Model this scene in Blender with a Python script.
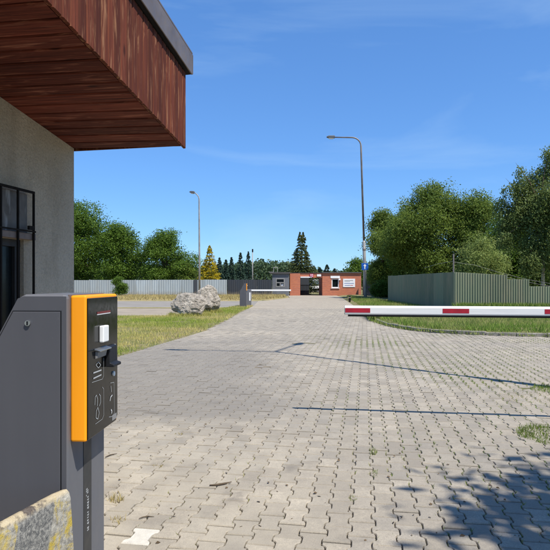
import bpy, bmesh, math, random
import numpy as np
from mathutils import Vector, Matrix, noise as mnoise

random.seed(7)
RNG = np.random.default_rng(7)
for o in list(bpy.data.objects):
    bpy.data.objects.remove(o, do_unlink=True)
scene = bpy.context.scene
COL = scene.collection

# ------------------------------------------------------------------ camera, sky, sun, exposure
CAM_H, F, HX, HY = 1.4, 550.0, 275.0, 283.0      # metres, focal length in photo pixels, image centre x, horizon y
cam_data = bpy.data.cameras.new('camera')
cam = bpy.data.objects.new('camera', cam_data)
COL.objects.link(cam)
cam.location = (0, 0, CAM_H)
cam.rotation_euler = (math.radians(90), 0, 0)
cam_data.sensor_width = 36.0
cam_data.lens = 36.0
cam_data.shift_y = (HY - 275.0) / 550.0
cam_data.clip_start = 0.05
cam_data.clip_end = 5000
scene.camera = cam

SUN_VEC = Vector((0.447, -0.447, 1.0)).normalized()
SUN_ELEV = math.asin(SUN_VEC.z)
world = bpy.data.worlds.new('World')
scene.world = world
world.use_nodes = True
wn = world.node_tree
wn.nodes.clear()
w_out = wn.nodes.new('ShaderNodeOutputWorld')
w_bg = wn.nodes.new('ShaderNodeBackground')
w_bg.inputs['Strength'].default_value = 0.117
w_sky = wn.nodes.new('ShaderNodeTexSky')
w_sky.sky_type = 'NISHITA'
w_sky.sun_disc = False
w_sky.sun_elevation = SUN_ELEV
w_sky.sun_rotation = math.radians(135)
w_sky.altitude = 300
w_sky.air_density = 1.0
w_sky.dust_density = 0.0
w_sky.ozone_density = 4.0
# thin cirrus: stretched noise over the whole dome
w_tc = wn.nodes.new('ShaderNodeTexCoord')
w_map = wn.nodes.new('ShaderNodeMapping')
w_map.inputs['Rotation'].default_value = (0.5, 0.2, 0.35)
w_map.inputs['Scale'].default_value = (0.9, 3.2, 4.5)
w_map.inputs['Location'].default_value = (9.4, 0.6, 3.3)
w_n = wn.nodes.new('ShaderNodeTexNoise')
w_n.inputs['Scale'].default_value = 1.7
w_n.inputs['Detail'].default_value = 7
w_n.inputs['Roughness'].default_value = 0.55
w_n.inputs['Distortion'].default_value = 0.5
w_r = wn.nodes.new('ShaderNodeMapRange')
w_r.inputs['From Min'].default_value = 0.54
w_r.inputs['From Max'].default_value = 0.80
w_r.inputs['To Max'].default_value = 0.27
w_mix = wn.nodes.new('ShaderNodeMix')
w_mix.data_type = 'RGBA'
w_mix.inputs['B'].default_value = (3.6, 4.9, 6.0, 1)
wn.links.new(w_tc.outputs['Generated'], w_map.inputs['Vector'])
wn.links.new(w_map.outputs['Vector'], w_n.inputs['Vector'])
wn.links.new(w_n.outputs['Fac'], w_r.inputs['Value'])
wn.links.new(w_r.outputs['Result'], w_mix.inputs['Factor'])
w_hs = wn.nodes.new('ShaderNodeHueSaturation')
w_hs.inputs['Saturation'].default_value = 1.22
w_gam = wn.nodes.new('ShaderNodeGamma')
w_gam.inputs['Gamma'].default_value = 0.62
wn.links.new(w_sky.outputs['Color'], w_gam.inputs['Color'])
wn.links.new(w_gam.outputs['Color'], w_hs.inputs['Color'])
w_tint = wn.nodes.new('ShaderNodeMix')
w_tint.data_type = 'RGBA'
w_tint.blend_type = 'MULTIPLY'
w_tint.inputs['Factor'].default_value = 1.0
w_tint.inputs['B'].default_value = (0.83, 1.27, 1.86, 1)
wn.links.new(w_hs.outputs['Color'], w_tint.inputs['A'])
wn.links.new(w_tint.outputs['Result'], w_mix.inputs['A'])
wn.links.new(w_mix.outputs['Result'], w_bg.inputs['Color'])
wn.links.new(w_bg.outputs['Background'], w_out.inputs['Surface'])

sun_data = bpy.data.lights.new('sun', 'SUN')
sun_data.energy = 4.2
sun_data.angle = math.radians(0.53)
sun_data.color = (1.0, 0.955, 0.88)
sun = bpy.data.objects.new('sun', sun_data)
COL.objects.link(sun)
sun.rotation_euler = SUN_VEC.to_track_quat('Z', 'Y').to_euler()

scene.view_settings.view_transform = 'Standard'
scene.view_settings.look = 'None'
scene.view_settings.exposure = 0.62
scene.view_settings.gamma = 1.0
scene.view_settings.use_curve_mapping = False

# ------------------------------------------------------------------ pixel helpers (photo pixels -> metres)
def gpt(px, py, z=0.0):
    """ground point seen at a photo pixel"""
    d = (CAM_H - z) * F / (py - HY)
    return Vector(((px - HX) / F * d, d, z))
def xat(px, d): return (px - HX) / F * d
def zat(py, d): return CAM_H + (HY - py) / F * d

# ------------------------------------------------------------------ materials
class NT:
    def __init__(self, name):
        self.m = bpy.data.materials.new(name)
        self.m.use_nodes = True
        self.t = self.m.node_tree
        self.t.nodes.clear()
        self.out = self.add('ShaderNodeOutputMaterial')
        self.b = self.add('ShaderNodeBsdfPrincipled')
        self.t.links.new(self.b.outputs[0], self.out.inputs['Surface'])
        self._pos = None
    def add(self, typ, **kw):
        n = self.t.nodes.new(typ)
        for k, v in kw.items(): setattr(n, k, v)
        return n
    def link(self, a, b): self.t.links.new(a, b)
    def setin(self, node, key, v):
        if hasattr(v, 'is_linked') or isinstance(v, bpy.types.NodeSocket): self.link(v, node.inputs[key])
        else: node.inputs[key].default_value = v
    def pos(self):
        if self._pos is None: self._pos = self.add('ShaderNodeNewGeometry').outputs['Position']
        return self._pos
    def objco(self): return self.add('ShaderNodeTexCoord').outputs['Object']
    def mapping(self, vec, scale=(1, 1, 1), rot=(0, 0, 0), loc=(0, 0, 0)):
        n = self.add('ShaderNodeMapping')
        self.link(vec, n.inputs['Vector'])
        n.inputs['Scale'].default_value = scale
        n.inputs['Rotation'].default_value = rot
        n.inputs['Location'].default_value = loc
        return n.outputs['Vector']
    def noise(self, scale, detail=4, rough=0.55, vec=None, dist=0.0):
        n = self.add('ShaderNodeTexNoise')
        self.link(vec if vec is not None else self.pos(), n.inputs['Vector'])
        n.inputs['Scale'].default_value = scale
        n.inputs['Detail'].default_value = detail
        n.inputs['Roughness'].default_value = rough
        n.inputs['Distortion'].default_value = dist
        return n.outputs['Fac']
    def rng(self, v, a, b, c=0.0, d=1.0):
        n = self.add('ShaderNodeMapRange')
        self.link(v, n.inputs['Value'])
        for k, x in zip(('From Min', 'From Max', 'To Min', 'To Max'), (a, b, c, d)): n.inputs[k].default_value = x
        return n.outputs['Result']
    def mix(self, fac, a, b, mode='MIX'):
        n = self.add('ShaderNodeMix', data_type='RGBA', blend_type=mode)
        self.setin(n, 'Factor', fac)
        for k, v in (('A', a), ('B', b)):
            if isinstance(v, tuple): n.inputs[k].default_value = (v[0], v[1], v[2], 1)
            else: self.link(v, n.inputs[k])
        return n.outputs['Result']
    def math(self, op, a, b=0.5):
        n = self.add('ShaderNodeMath', operation=op)
        for i, v in enumerate((a, b)):
            if isinstance(v, (int, float)): n.inputs[i].default_value = v
            else: self.link(v, n.inputs[i])
        return n.outputs[0]
    def attr(self, name, typ='GEOMETRY'):
        n = self.add('ShaderNodeAttribute', attribute_name=name, attribute_type=typ)
        return n.outputs['Fac']
    def objrand(self): return self.add('ShaderNodeObjectInfo').outputs['Random']
    def color(self, v):
        if isinstance(v, tuple): self.b.inputs['Base Color'].default_value = (v[0], v[1], v[2], 1)
        else: self.link(v, self.b.inputs['Base Color'])
    def rough(self, v): self.setin(self.b, 'Roughness', v)
    def metal(self, v): self.b.inputs['Metallic'].default_value = v
    def spec(self, v): self.b.inputs['Specular IOR Level'].default_value = v
    def bump(self, h, strength=0.3, dist=0.01):
        n = self.add('ShaderNodeBump')
        n.inputs['Strength'].default_value = strength
        n.inputs['Distance'].default_value = dist
        self.link(h, n.inputs['Height'])
        self.link(n.outputs[0], self.b.inputs['Normal'])

def simple(name, col, rough=0.5, metal=0.0, var=0.12, scale=6.0, bump=0.0, bscale=60, rvar=0.1, spec=0.5):
    n = NT(name)
    f = n.noise(scale, 5)
    dark = tuple(c * (1 - var) for c in col)
    light = tuple(min(1, c * (1 + var)) for c in col)
    n.color(n.mix(n.rng(f, 0.3, 0.7), dark, light))
    n.rough(n.rng(n.noise(scale * 3, 4), 0.3, 0.7, max(0, rough - rvar), min(1, rough + rvar)))
    n.metal(metal)
    n.spec(spec)
    if bump: n.bump(n.noise(bscale, 4), bump, 0.01)
    return n.m

M = {}
ANG = math.radians(9.3)                                 # paver columns run 9.3 degrees right of the view axis
U = Vector((math.sin(ANG), math.cos(ANG), 0)); V = Vector((math.cos(ANG), -math.sin(ANG), 0))

def dirt_mask(n):
    """old soiling on the left lane, a worn cleaner area nearer the terminal"""
    m = n.mapping(n.pos(), scale=(0.16, 0.30, 1), rot=(0, 0, ANG))
    a = n.rng(n.noise(1.0, 5, 0.6, m, 0.4), 0.38, 0.66)
    sep = n.add('ShaderNodeSeparateXYZ'); n.link(n.pos(), sep.inputs[0])
    wob = n.math('MULTIPLY', n.math('SUBTRACT', n.noise(0.9, 4), 0.5), 1.6)
    yy = n.math('ADD', sep.outputs['Y'], wob)
    xx = n.math('ADD', sep.outputs['X'], wob)
    left = n.math('MULTIPLY', n.rng(yy, 5.3, 6.0), n.rng(yy, 15.0, 9.5))
    left = n.math('MULTIPLY', left, n.rng(xx, 0.6, -0.9))
    return n.math('MINIMUM', n.math('ADD', n.math('MULTIPLY', a, 0.55), n.math('MULTIPLY', left, 1.0)), 1.0)

def make_paver_mat(name, src, base=(0.475, 0.41, 0.31)):
    n = NT(name)
    r = n.objrand() if src == 'obj' else n.attr('var')
    c = n.mix(r, tuple(x * 0.68 for x in base), tuple(x * 1.10 for x in base))
    r2 = n.math('FRACT', n.math('MULTIPLY', r, 17.3))
    c = n.mix(n.rng(r2, 0.6, 1.0, 0, 0.5), c, (0.31, 0.285, 0.24))
    c = n.mix(n.rng(n.math('FRACT', n.math('MULTIPLY', r, 41.7)), 0.82, 1.0, 0, 0.45), c, (0.47, 0.40, 0.29))
    c = n.mix(n.rng(n.noise(7, 7, 0.68), 0.38, 0.70, 0, 0.55), c, (0.24, 0.21, 0.165))
    c = n.mix(n.rng(n.noise(120, 5, 0.75), 0.44, 0.68, 0, 0.62), c, (0.17, 0.15, 0.125))
    c = n.mix(n.rng(n.noise(38, 5, 0.7), 0.42, 0.66, 0, 0.42), c, (0.25, 0.222, 0.18))
    c = n.mix(n.rng(n.noise(240, 2, 0.7), 0.60, 0.75, 0, 0.5), c, (0.58, 0.52, 0.43))
    c = n.mix(n.math('MULTIPLY', dirt_mask(n), 0.74), c, (0.20, 0.182, 0.155))
    sx = n.add('ShaderNodeSeparateXYZ'); n.link(n.pos(), sx.inputs[0])
    sandy = n.math('MULTIPLY', n.rng(sx.outputs['Y'], 5.8, 4.6), n.rng(sx.outputs['X'], 0.6, -0.5))
    c = n.mix(n.math('MULTIPLY', n.math('MULTIPLY', sandy, n.rng(n.noise(2.2, 5, 0.6), 0.35, 0.6)), 0.42), c, (0.50, 0.44, 0.335))
    sp_ = n.rng(n.noise(1.9, 5, 0.6, None, 0.4), 0.60, 0.70, 0, 0.5)
    c = n.mix(sp_, c, (0.13, 0.115, 0.095))
    tm = n.mapping(n.pos(), scale=(1.1, 0.07, 1), rot=(0, 0, ANG))
    c = n.mix(n.rng(n.noise(1.3, 4, 0.5, tm), 0.5, 0.72, 0, 0.35), c, (0.22, 0.195, 0.16))
    n.color(c)
    n.rough(0.9); n.spec(0.25)
    n.bump(n.math('ADD', n.noise(150, 4, 0.7), n.math('MULTIPLY', n.noise(22, 3), 0.8)), 0.55, 0.006)
    return n.m
M['paver_part'] = make_paver_mat('paver_concrete', 'obj')
M['paver_far'] = make_paver_mat('paver_concrete_joined', 'attr')
M['paver_white'] = simple('paver_white', (0.56, 0.52, 0.44), 0.85, var=0.1, scale=30, bump=0.4, bscale=150)

n = NT('joint_sand')
c = n.mix(n.rng(n.noise(5, 6, 0.6), 0.35, 0.65), (0.115, 0.095, 0.068), (0.235, 0.195, 0.14))
sep = n.add('ShaderNodeSeparateXYZ'); n.link(n.pos(), sep.inputs[0])
mossy = n.math('MULTIPLY', n.rng(n.noise(1.1, 4), 0.42, 0.6), n.rng(sep.outputs['X'], -0.5, 2.5))
c = n.mix(n.math('MULTIPLY', mossy, 0.75), c, (0.10, 0.12, 0.035))
n.color(c); n.rough(0.95); n.spec(0.1); n.bump(n.noise(220, 3), 0.8, 0.006)
M['sand'] = n.m

n = NT('far_paving')                                     # too far to tell stones apart: rows of joints only
vec = n.mapping(n.pos(), rot=(0, 0, ANG - math.pi / 2))
bt = n.add('ShaderNodeTexBrick')
n.link(vec, bt.inputs['Vector'])
bt.inputs['Scale'].default_value = 1.0
bt.inputs['Brick Width'].default_value = 0.2
bt.inputs['Row Height'].default_value = 0.14
bt.inputs['Mortar Size'].default_value = 0.008
bt.inputs['Color1'].default_value = (0.33, 0.285, 0.22, 1)
bt.inputs['Color2'].default_value = (0.40, 0.345, 0.265, 1)
bt.inputs['Mortar'].default_value = (0.2, 0.17, 0.13, 1)
c = n.mix(n.rng(n.noise(0.35, 6, 0.6), 0.4, 0.7, 0, 0.4), bt.outputs['Color'], (0.38, 0.32, 0.235))
c = n.mix(n.rng(n.noise(1.4, 5, 0.6), 0.45, 0.7, 0, 0.35), c, (0.22, 0.185, 0.135))
n.color(c); n.rough(0.92); n.spec(0.2)
M['far_paving'] = n.m

def ground_mat(name, a, b, d, sc=0.5):
    n = NT(name)
    c = n.mix(n.rng(n.noise(sc, 6, 0.6), 0.38, 0.62), a, b)
    c = n.mix(n.rng(n.noise(sc * 9, 5, 0.65), 0.45, 0.7, 0, 0.8), c, d)
    n.color(c); n.rough(0.95); n.spec(0.05)
    n.bump(n.noise(30, 5, 0.7), 0.8, 0.05)
    return n.m
M['ground'] = ground_mat('dry_ground', (0.20, 0.17, 0.08), (0.11, 0.13, 0.04), (0.28, 0.22, 0.12), 0.2)
M['verge'] = ground_mat('verge_soil', (0.26, 0.21, 0.11), (0.14, 0.16, 0.05), (0.33, 0.27, 0.16), 0.9)
M['dry_verge'] = ground_mat('dry_verge_soil', (0.36, 0.28, 0.15), (0.24, 0.22, 0.09), (0.42, 0.34, 0.2), 0.35)
M['asphalt'] = simple('worn_asphalt', (0.25, 0.225, 0.19), 0.9, var=0.12, scale=0.8, bump=0.4, bscale=80, spec=0.25)
M['side_paving'] = simple('side_paving', (0.30, 0.25, 0.185), 0.9, var=0.14, scale=0.9, bump=0.3, bscale=60, spec=0.2)
M['kerb'] = simple('kerb_concrete', (0.24, 0.22, 0.18), 0.9, var=0.35, scale=5, bump=0.6, bscale=60, spec=0.2)

def leaf_mat(name, dark, light, trans=0.35, rough=0.5):
    n = NT(name)
    v = n.attr('var')
    c = n.mix(v, dark, light)
    n.color(c); n.rough(rough); n.spec(0.12)
    tr = n.add('ShaderNodeBsdfTranslucent')
    n.link(n.mix(0.5, c, tuple(min(1, x * 1.6) for x in light)), tr.inputs['Color'])
    ms = n.add('ShaderNodeMixShader'); ms.inputs[0].default_value = trans
    n.link(n.b.outputs[0], ms.inputs[1]); n.link(tr.outputs[0], ms.inputs[2])
    n.link(ms.outputs[0], n.out.inputs['Surface'])
    return n.m
M['leaf_mid'] = leaf_mat('leaf_mid', (0.045, 0.085, 0.012), (0.165, 0.235, 0.033))
M['leaf_deep'] = leaf_mat('leaf_deep', (0.032, 0.07, 0.012), (0.155, 0.24, 0.034))
M['leaf_olive'] = leaf_mat('leaf_olive', (0.045, 0.08, 0.016), (0.205, 0.27, 0.05))
M['leaf_birch'] = leaf_mat('leaf_birch', (0.05, 0.085, 0.02), (0.22, 0.27, 0.085))
M['leaf_willow'] = leaf_mat('leaf_willow', (0.10, 0.145, 0.035), (0.30, 0.35, 0.10))
M['leaf_bush'] = leaf_mat('leaf_bush', (0.09, 0.14, 0.02), (0.22, 0.28, 0.05))
M['needle'] = leaf_mat('needle_green', (0.012, 0.03, 0.014), (0.04, 0.075, 0.03), 0.12)
M['needle_far'] = leaf_mat('needle_far', (0.025, 0.05, 0.04), (0.05, 0.085, 0.055), 0.12)
M['needle_big'] = leaf_mat('needle_big', (0.03, 0.05, 0.015), (0.12, 0.13, 0.04), 0.15)
M['needle_gold'] = leaf_mat('needle_gold', (0.05, 0.06, 0.012), (0.62, 0.47, 0.02), 0.2)
M['far_wood'] = leaf_mat('far_wood', (0.035, 0.065, 0.03), (0.08, 0.115, 0.05), 0.15)
M['grass'] = leaf_mat('grass_blades', (0.58, 0.47, 0.18), (0.27, 0.33, 0.05), 0.3, 0.7)
M['grass_green'] = leaf_mat('grass_green', (0.34, 0.32, 0.12), (0.16, 0.25, 0.04), 0.3, 0.7)
M['straw'] = leaf_mat('straw', (0.34, 0.25, 0.10), (0.46, 0.39, 0.17), 0.2, 0.8)
M['bark'] = simple('bark', (0.10, 0.075, 0.05), 0.95, var=0.4, scale=8, bump=0.8, bscale=30, spec=0.1)
n = NT('birch_bark')
bm_ = n.mapping(n.pos(), scale=(1, 1, 6))
n.color(n.mix(n.rng(n.noise(2.2, 4, 0.6, bm_), 0.52, 0.6), (0.55, 0.53, 0.48), (0.06, 0.05, 0.045)))
n.rough(0.8); M['birch_bark'] = n.m

# wood cladding: red-brown stain, grain along local Z, streaks of bare timber
def wood_mat(name, a, b, bare, bare_amt):
    n = NT(name)
    oc = n.objco()
    r = n.objrand()
    off = n.add('ShaderNodeCombineXYZ')
    n.link(n.math('MULTIPLY', r, 37.0), off.inputs['X']); n.link(n.math('MULTIPLY', r, 91.0), off.inputs['Z'])
    add = n.add('ShaderNodeVectorMath', operation='ADD')
    n.link(oc, add.inputs[0]); n.link(off.outputs[0], add.inputs[1])
    g = n.mapping(add.outputs[0], scale=(60, 60, 1.6))
    grain = n.noise(1.4, 7, 0.62, g, 0.35)
    c = n.mix(n.rng(grain, 0.32, 0.68), a, b)
    c = n.mix(n.rng(r, 0, 1, 0.0, 0.62), c, tuple(x * 0.55 for x in a))
    g2 = n.mapping(add.outputs[0], scale=(30, 30, 2.6))
    wear = n.rng(n.noise(1.2, 6, 0.6, g2, 0.6), 0.62 - bare_amt * 0.1, 0.74, 0, bare_amt)
    c = n.mix(wear, c, bare)
    kn = n.add('ShaderNodeTexVoronoi'); kn.inputs['Scale'].default_value = 1.0
    n.link(n.mapping(add.outputs[0], scale=(9, 9, 3.2)), kn.inputs['Vector'])
    c = n.mix(n.rng(kn.outputs['Distance'], 0.16, 0.06, 0, 0.75), c, tuple(x * 0.35 for x in a))
    n.color(c); n.rough(0.75); n.spec(0.18)
    n.bump(grain, 0.35, 0.004)
    return n.m
M['fascia_wood'] = wood_mat('fascia_wood', (0.075, 0.018, 0.009), (0.20, 0.052, 0.024), (0.44, 0.22, 0.11), 0.8)
M['soffit_wood'] = wood_mat('soffit_wood', (0.05, 0.011, 0.007), (0.27, 0.066, 0.038), (0.40, 0.16, 0.10), 0.7)
M['gutter'] = simple('gutter_metal', (0.20, 0.16, 0.135), 0.45, 0.4, var=0.15, scale=9)
M['dark_timber'] = simple('dark_timber', (0.012, 0.010, 0.010), 0.9)

n = NT('render_plaster')
f = n.noise(1.6, 6, 0.6)
c = n.mix(n.rng(f, 0.35, 0.65), (0.52, 0.44, 0.33), (0.68, 0.585, 0.45))
c = n.mix(n.rng(n.noise(60, 4, 0.7), 0.4, 0.7, 0, 0.45), c, (0.29, 0.245, 0.18))
st = n.mapping(n.pos(), scale=(2.4, 2.4, 0.35))
c = n.mix(n.rng(n.noise(1.5, 5, 0.6, st), 0.52, 0.75, 0, 0.5), c, (0.27, 0.21, 0.145))
n.color(c); n.rough(0.95); n.spec(0.15)
n.bump(n.noise(55, 5, 0.7), 1.0, 0.02)
M['plaster'] = n.m
n = NT('panel_board')
c = n.mix(n.rng(n.noise(5, 6, 0.65, None, 1.0), 0.4, 0.65), (0.085, 0.07, 0.055), (0.16, 0.135, 0.11))
st = n.mapping(n.pos(), scale=(9, 9, 1.6), rot=(0.5, 0.3, 0))
c = n.mix(n.rng(n.noise(1.6, 3, 0.5, st), 0.62, 0.68, 0, 0.5), c, (0.42, 0.40, 0.37))
n.color(c); n.rough(0.6); M['panel_board'] = n.m
M['iron'] = simple('iron_bar', (0.014, 0.011, 0.009), 0.8, 0.0, spec=0.12)
M['rail'] = simple('rail_wood', (0.16, 0.12, 0.10), 0.7, var=0.3, scale=14)
M['dark_glass'] = simple('dark_glass', (0.008, 0.011, 0.012), 0.15, var=0.1, rvar=0.04, spec=0.2)
M['frame_dark'] = simple('frame_dark', (0.02, 0.018, 0.017), 0.6)

# terminal
def powder(name, col, rough=0.45):
    n = NT(name)
    st = n.mapping(n.pos(), scale=(6, 6, 0.8))
    c = n.mix(n.rng(n.noise(1.4, 5, 0.6, st), 0.4, 0.75, 0, 0.35), col, tuple(x * 1.35 for x in col))
    c = n.mix(n.rng(n.noise(45, 4, 0.7), 0.66, 0.80, 0, 0.10), c, (0.3, 0.29, 0.27))
    n.color(c); n.rough(n.rng(n.noise(8, 4), 0.3, 0.7, rough - 0.08, rough + 0.12))
    n.bump(n.noise(420, 2), 0.08, 0.001)
    return n.m
M['anthracite'] = powder('anthracite_paint', (0.075, 0.074, 0.080), 0.55)
M['post_grey'] = powder('post_grey_paint', (0.125, 0.125, 0.132), 0.5)
M['yellow'] = powder('yellow_paint', (0.92, 0.32, 0.0), 0.55)
M['black_gloss'] = simple('black_gloss_panel', (0.006, 0.006, 0.0055), 0.16, var=0.3, rvar=0.06, scale=20, spec=0.28)
M['black_matt'] = simple('black_matt', (0.006, 0.006, 0.007), 0.6)
M['strip_black'] = simple('strip_black', (0.035, 0.035, 0.034), 0.5)
M['white_plastic'] = simple('white_plastic', (0.80, 0.79, 0.75), 0.4, var=0.04)
M['steel'] = simple('steel', (0.5, 0.5, 0.49), 0.3, 0.9)
M['print_white'] = simple('print_white', (0.42, 0.43, 0.42), 0.5)
M['print_pale'] = simple('print_pale', (0.62, 0.62, 0.6), 0.5)
M['display_red'] = simple('display_red', (0.16, 0.012, 0.02), 0.2)
M['plate_grey'] = simple('plate_grey', (0.24, 0.23, 0.215), 0.5)

n = NT('striped_concrete')                                # worn hazard stripes on a concrete block
oc = n.objco()
sp = n.add('ShaderNodeSeparateXYZ'); n.link(oc, sp.inputs[0])
ph = n.math('ADD', n.math('MULTIPLY', sp.outputs['Y'], 1.0), n.math('MULTIPLY', sp.outputs['Z'], -0.32))
fr = n.math('FRACT', n.math('ADD', n.math('SUBTRACT', n.math('DIVIDE', ph, 0.25), 0.26), n.math('MULTIPLY', n.noise(9, 3, 0.5, oc), 0.06)))
stripe = n.rng(fr, 0.53, 0.50)
worn = n.rng(n.noise(14, 7, 0.7, oc, 0.6), 0.46, 0.58)
agg = n.mix(n.rng(n.noise(120, 3, 0.8, oc), 0.4, 0.65), (0.11, 0.108, 0.10), (0.36, 0.34, 0.29))
conc = n.mix(n.rng(n.noise(60, 5, 0.7, oc), 0.38, 0.64), (0.24, 0.22, 0.18), (0.52, 0.48, 0.39))
yel = n.mix(worn, conc, (0.52, 0.38, 0.06))
c = n.mix(stripe, yel, agg)
top = n.rng(sp.outputs['Z'], 0.848, 0.858)
tp = n.mix(n.rng(n.noise(11, 6, 0.6, oc), 0.50, 0.55), (0.62, 0.50, 0.30), (0.10, 0.07, 0.05))
c = n.mix(n.math('MULTIPLY', top, 0.75), c, tp)
n.color(c); n.rough(0.92); n.bump(n.noise(110, 5, 0.75, oc), 0.9, 0.008)
M['striped'] = n.m

n = NT('arm_white')
st = n.mapping(n.pos(), scale=(1.5, 1.5, 30))
c = n.mix(n.rng(n.noise(2.0, 6, 0.65, st), 0.5, 0.75, 0, 0.35), (0.80, 0.79, 0.76), (0.52, 0.50, 0.45))
n.color(c); n.rough(0.4); M['arm_white'] = n.m
M['arm_red'] = simple('arm_red', (0.38, 0.008, 0.022), 0.45, var=0.15, scale=12)
M['rubber'] = simple('rubber', (0.012, 0.012, 0.012), 0.8)
M['galv'] = simple('galvanised', (0.30, 0.28, 0.25), 0.55, 0.3, var=0.25, scale=3)
M['lamp_pole'] = simple('lamp_pole', (0.20, 0.17, 0.15), 0.6, 0.2, var=0.3, scale=2)
M['lamp_pale'] = simple('lamp_pale', (0.36, 0.35, 0.33), 0.6, 0.1, var=0.2, scale=2)
M['lamp_head'] = simple('lamp_head', (0.10, 0.10, 0.10), 0.5)
M['lamp_glass'] = simple('lamp_glass', (0.5, 0.47, 0.4), 0.3)
def sheet_mat(name, col, stain, amt):
    n = NT(name)
    c = n.mix(n.objrand(), tuple(x * 0.80 for x in col), tuple(x * 1.12 for x in col))
    st = n.mapping(n.pos(), scale=(2.5, 2.5, 0.5))
    c = n.mix(n.rng(n.noise(1.0, 6, 0.6, st), 0.42, 0.7, 0, amt), c, stain)
    sp = n.add('ShaderNodeSeparateXYZ'); n.link(n.pos(), sp.inputs[0])
    mud = n.rng(n.math('ADD', sp.outputs['Z'], n.math('MULTIPLY', n.noise(3, 5, 0.6), -0.8)), 0.15, -0.25, 0, 0.55)
    c = n.mix(mud, c, (0.25, 0.20, 0.13))
    n.color(c); n.rough(0.7); n.spec(0.2)
    return n.m
M['sheet_green'] = sheet_mat('sheet_green', (0.19, 0.215, 0.135), (0.28, 0.25, 0.16), 0.7)
M['sheet_pale'] = sheet_mat('sheet_pale', (0.36, 0.40, 0.41), (0.27, 0.27, 0.24), 0.5)
M['sheet_dark'] = sheet_mat('sheet_dark', (0.045, 0.052, 0.062), (0.06, 0.055, 0.05), 0.4)
n = NT('brick')
bt = n.add('ShaderNodeTexBrick')
n.link(n.mapping(n.pos(), rot=(math.radians(90), 0, 0)), bt.inputs['Vector'])
bt.inputs['Scale'].default_value = 1.0
bt.inputs['Brick Width'].default_value = 0.25
bt.inputs['Row Height'].default_value = 0.08
bt.inputs['Mortar Size'].default_value = 0.008
bt.inputs['Color1'].default_value = (0.52, 0.135, 0.05, 1)
bt.inputs['Color2'].default_value = (0.40, 0.095, 0.042, 1)
bt.inputs['Mortar'].default_value = (0.36, 0.26, 0.2, 1)
c = n.mix(n.rng(n.noise(0.8, 5), 0.45, 0.7, 0, 0.35), bt.outputs['Color'], (0.5, 0.17, 0.07))
n.color(c); n.rough(0.9); M['brick'] = n.m
M['kiosk_grey'] = simple('kiosk_grey', (0.13, 0.135, 0.145), 0.7, var=0.15, scale=2)
M['roof_dark'] = simple('roof_dark', (0.07, 0.065, 0.065), 0.8)
M['white_paint'] = simple('white_paint', (0.78, 0.77, 0.75), 0.6, var=0.06)
M['sign_blue'] = simple('sign_blue', (0.01, 0.10, 0.42), 0.4)
M['ink_blue'] = simple('ink_blue', (0.10, 0.16, 0.34), 0.6)
M['ink_red'] = simple('ink_red', (0.45, 0.05, 0.06), 0.6)
M['sign_red'] = simple('sign_red', (0.45, 0.03, 0.10), 0.5)
M['van_glass'] = simple('van_glass', (0.10, 0.14, 0.18), 0.1)
n = NT('boulder_stone')
g = n.rng(n.noise(3.0, 8, 0.7, None, 0.6), 0.35, 0.66)
c = n.mix(g, (0.27, 0.23, 0.175), (0.58, 0.51, 0.41))
c = n.mix(n.rng(n.noise(9, 6, 0.7), 0.56, 0.66, 0, 0.55), c, (0.24, 0.19, 0.14))
c = n.mix(n.rng(n.noise(5, 5, 0.6), 0.6, 0.75, 0, 0.6), c, (0.68, 0.55, 0.48))
vr = n.add('ShaderNodeTexVoronoi'); vr.feature = 'DISTANCE_TO_EDGE'; vr.inputs['Scale'].default_value = 4.5
n.link(n.mapping(n.pos(), rot=(0.5, 0.4, 0.2), scale=(1, 1, 1.7)), vr.inputs['Vector'])
c = n.mix(n.rng(vr.outputs['Distance'], 0.03, 0.0, 0, 0.25), c, (0.2, 0.16, 0.12))
n.color(c); n.rough(0.9); n.bump(n.math('ADD', n.noise(10, 8, 0.75), n.rng(vr.outputs['Distance'], 0, 0.10, 0, 0.25)), 0.9, 0.10)
M['boulder'] = n.m

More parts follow.
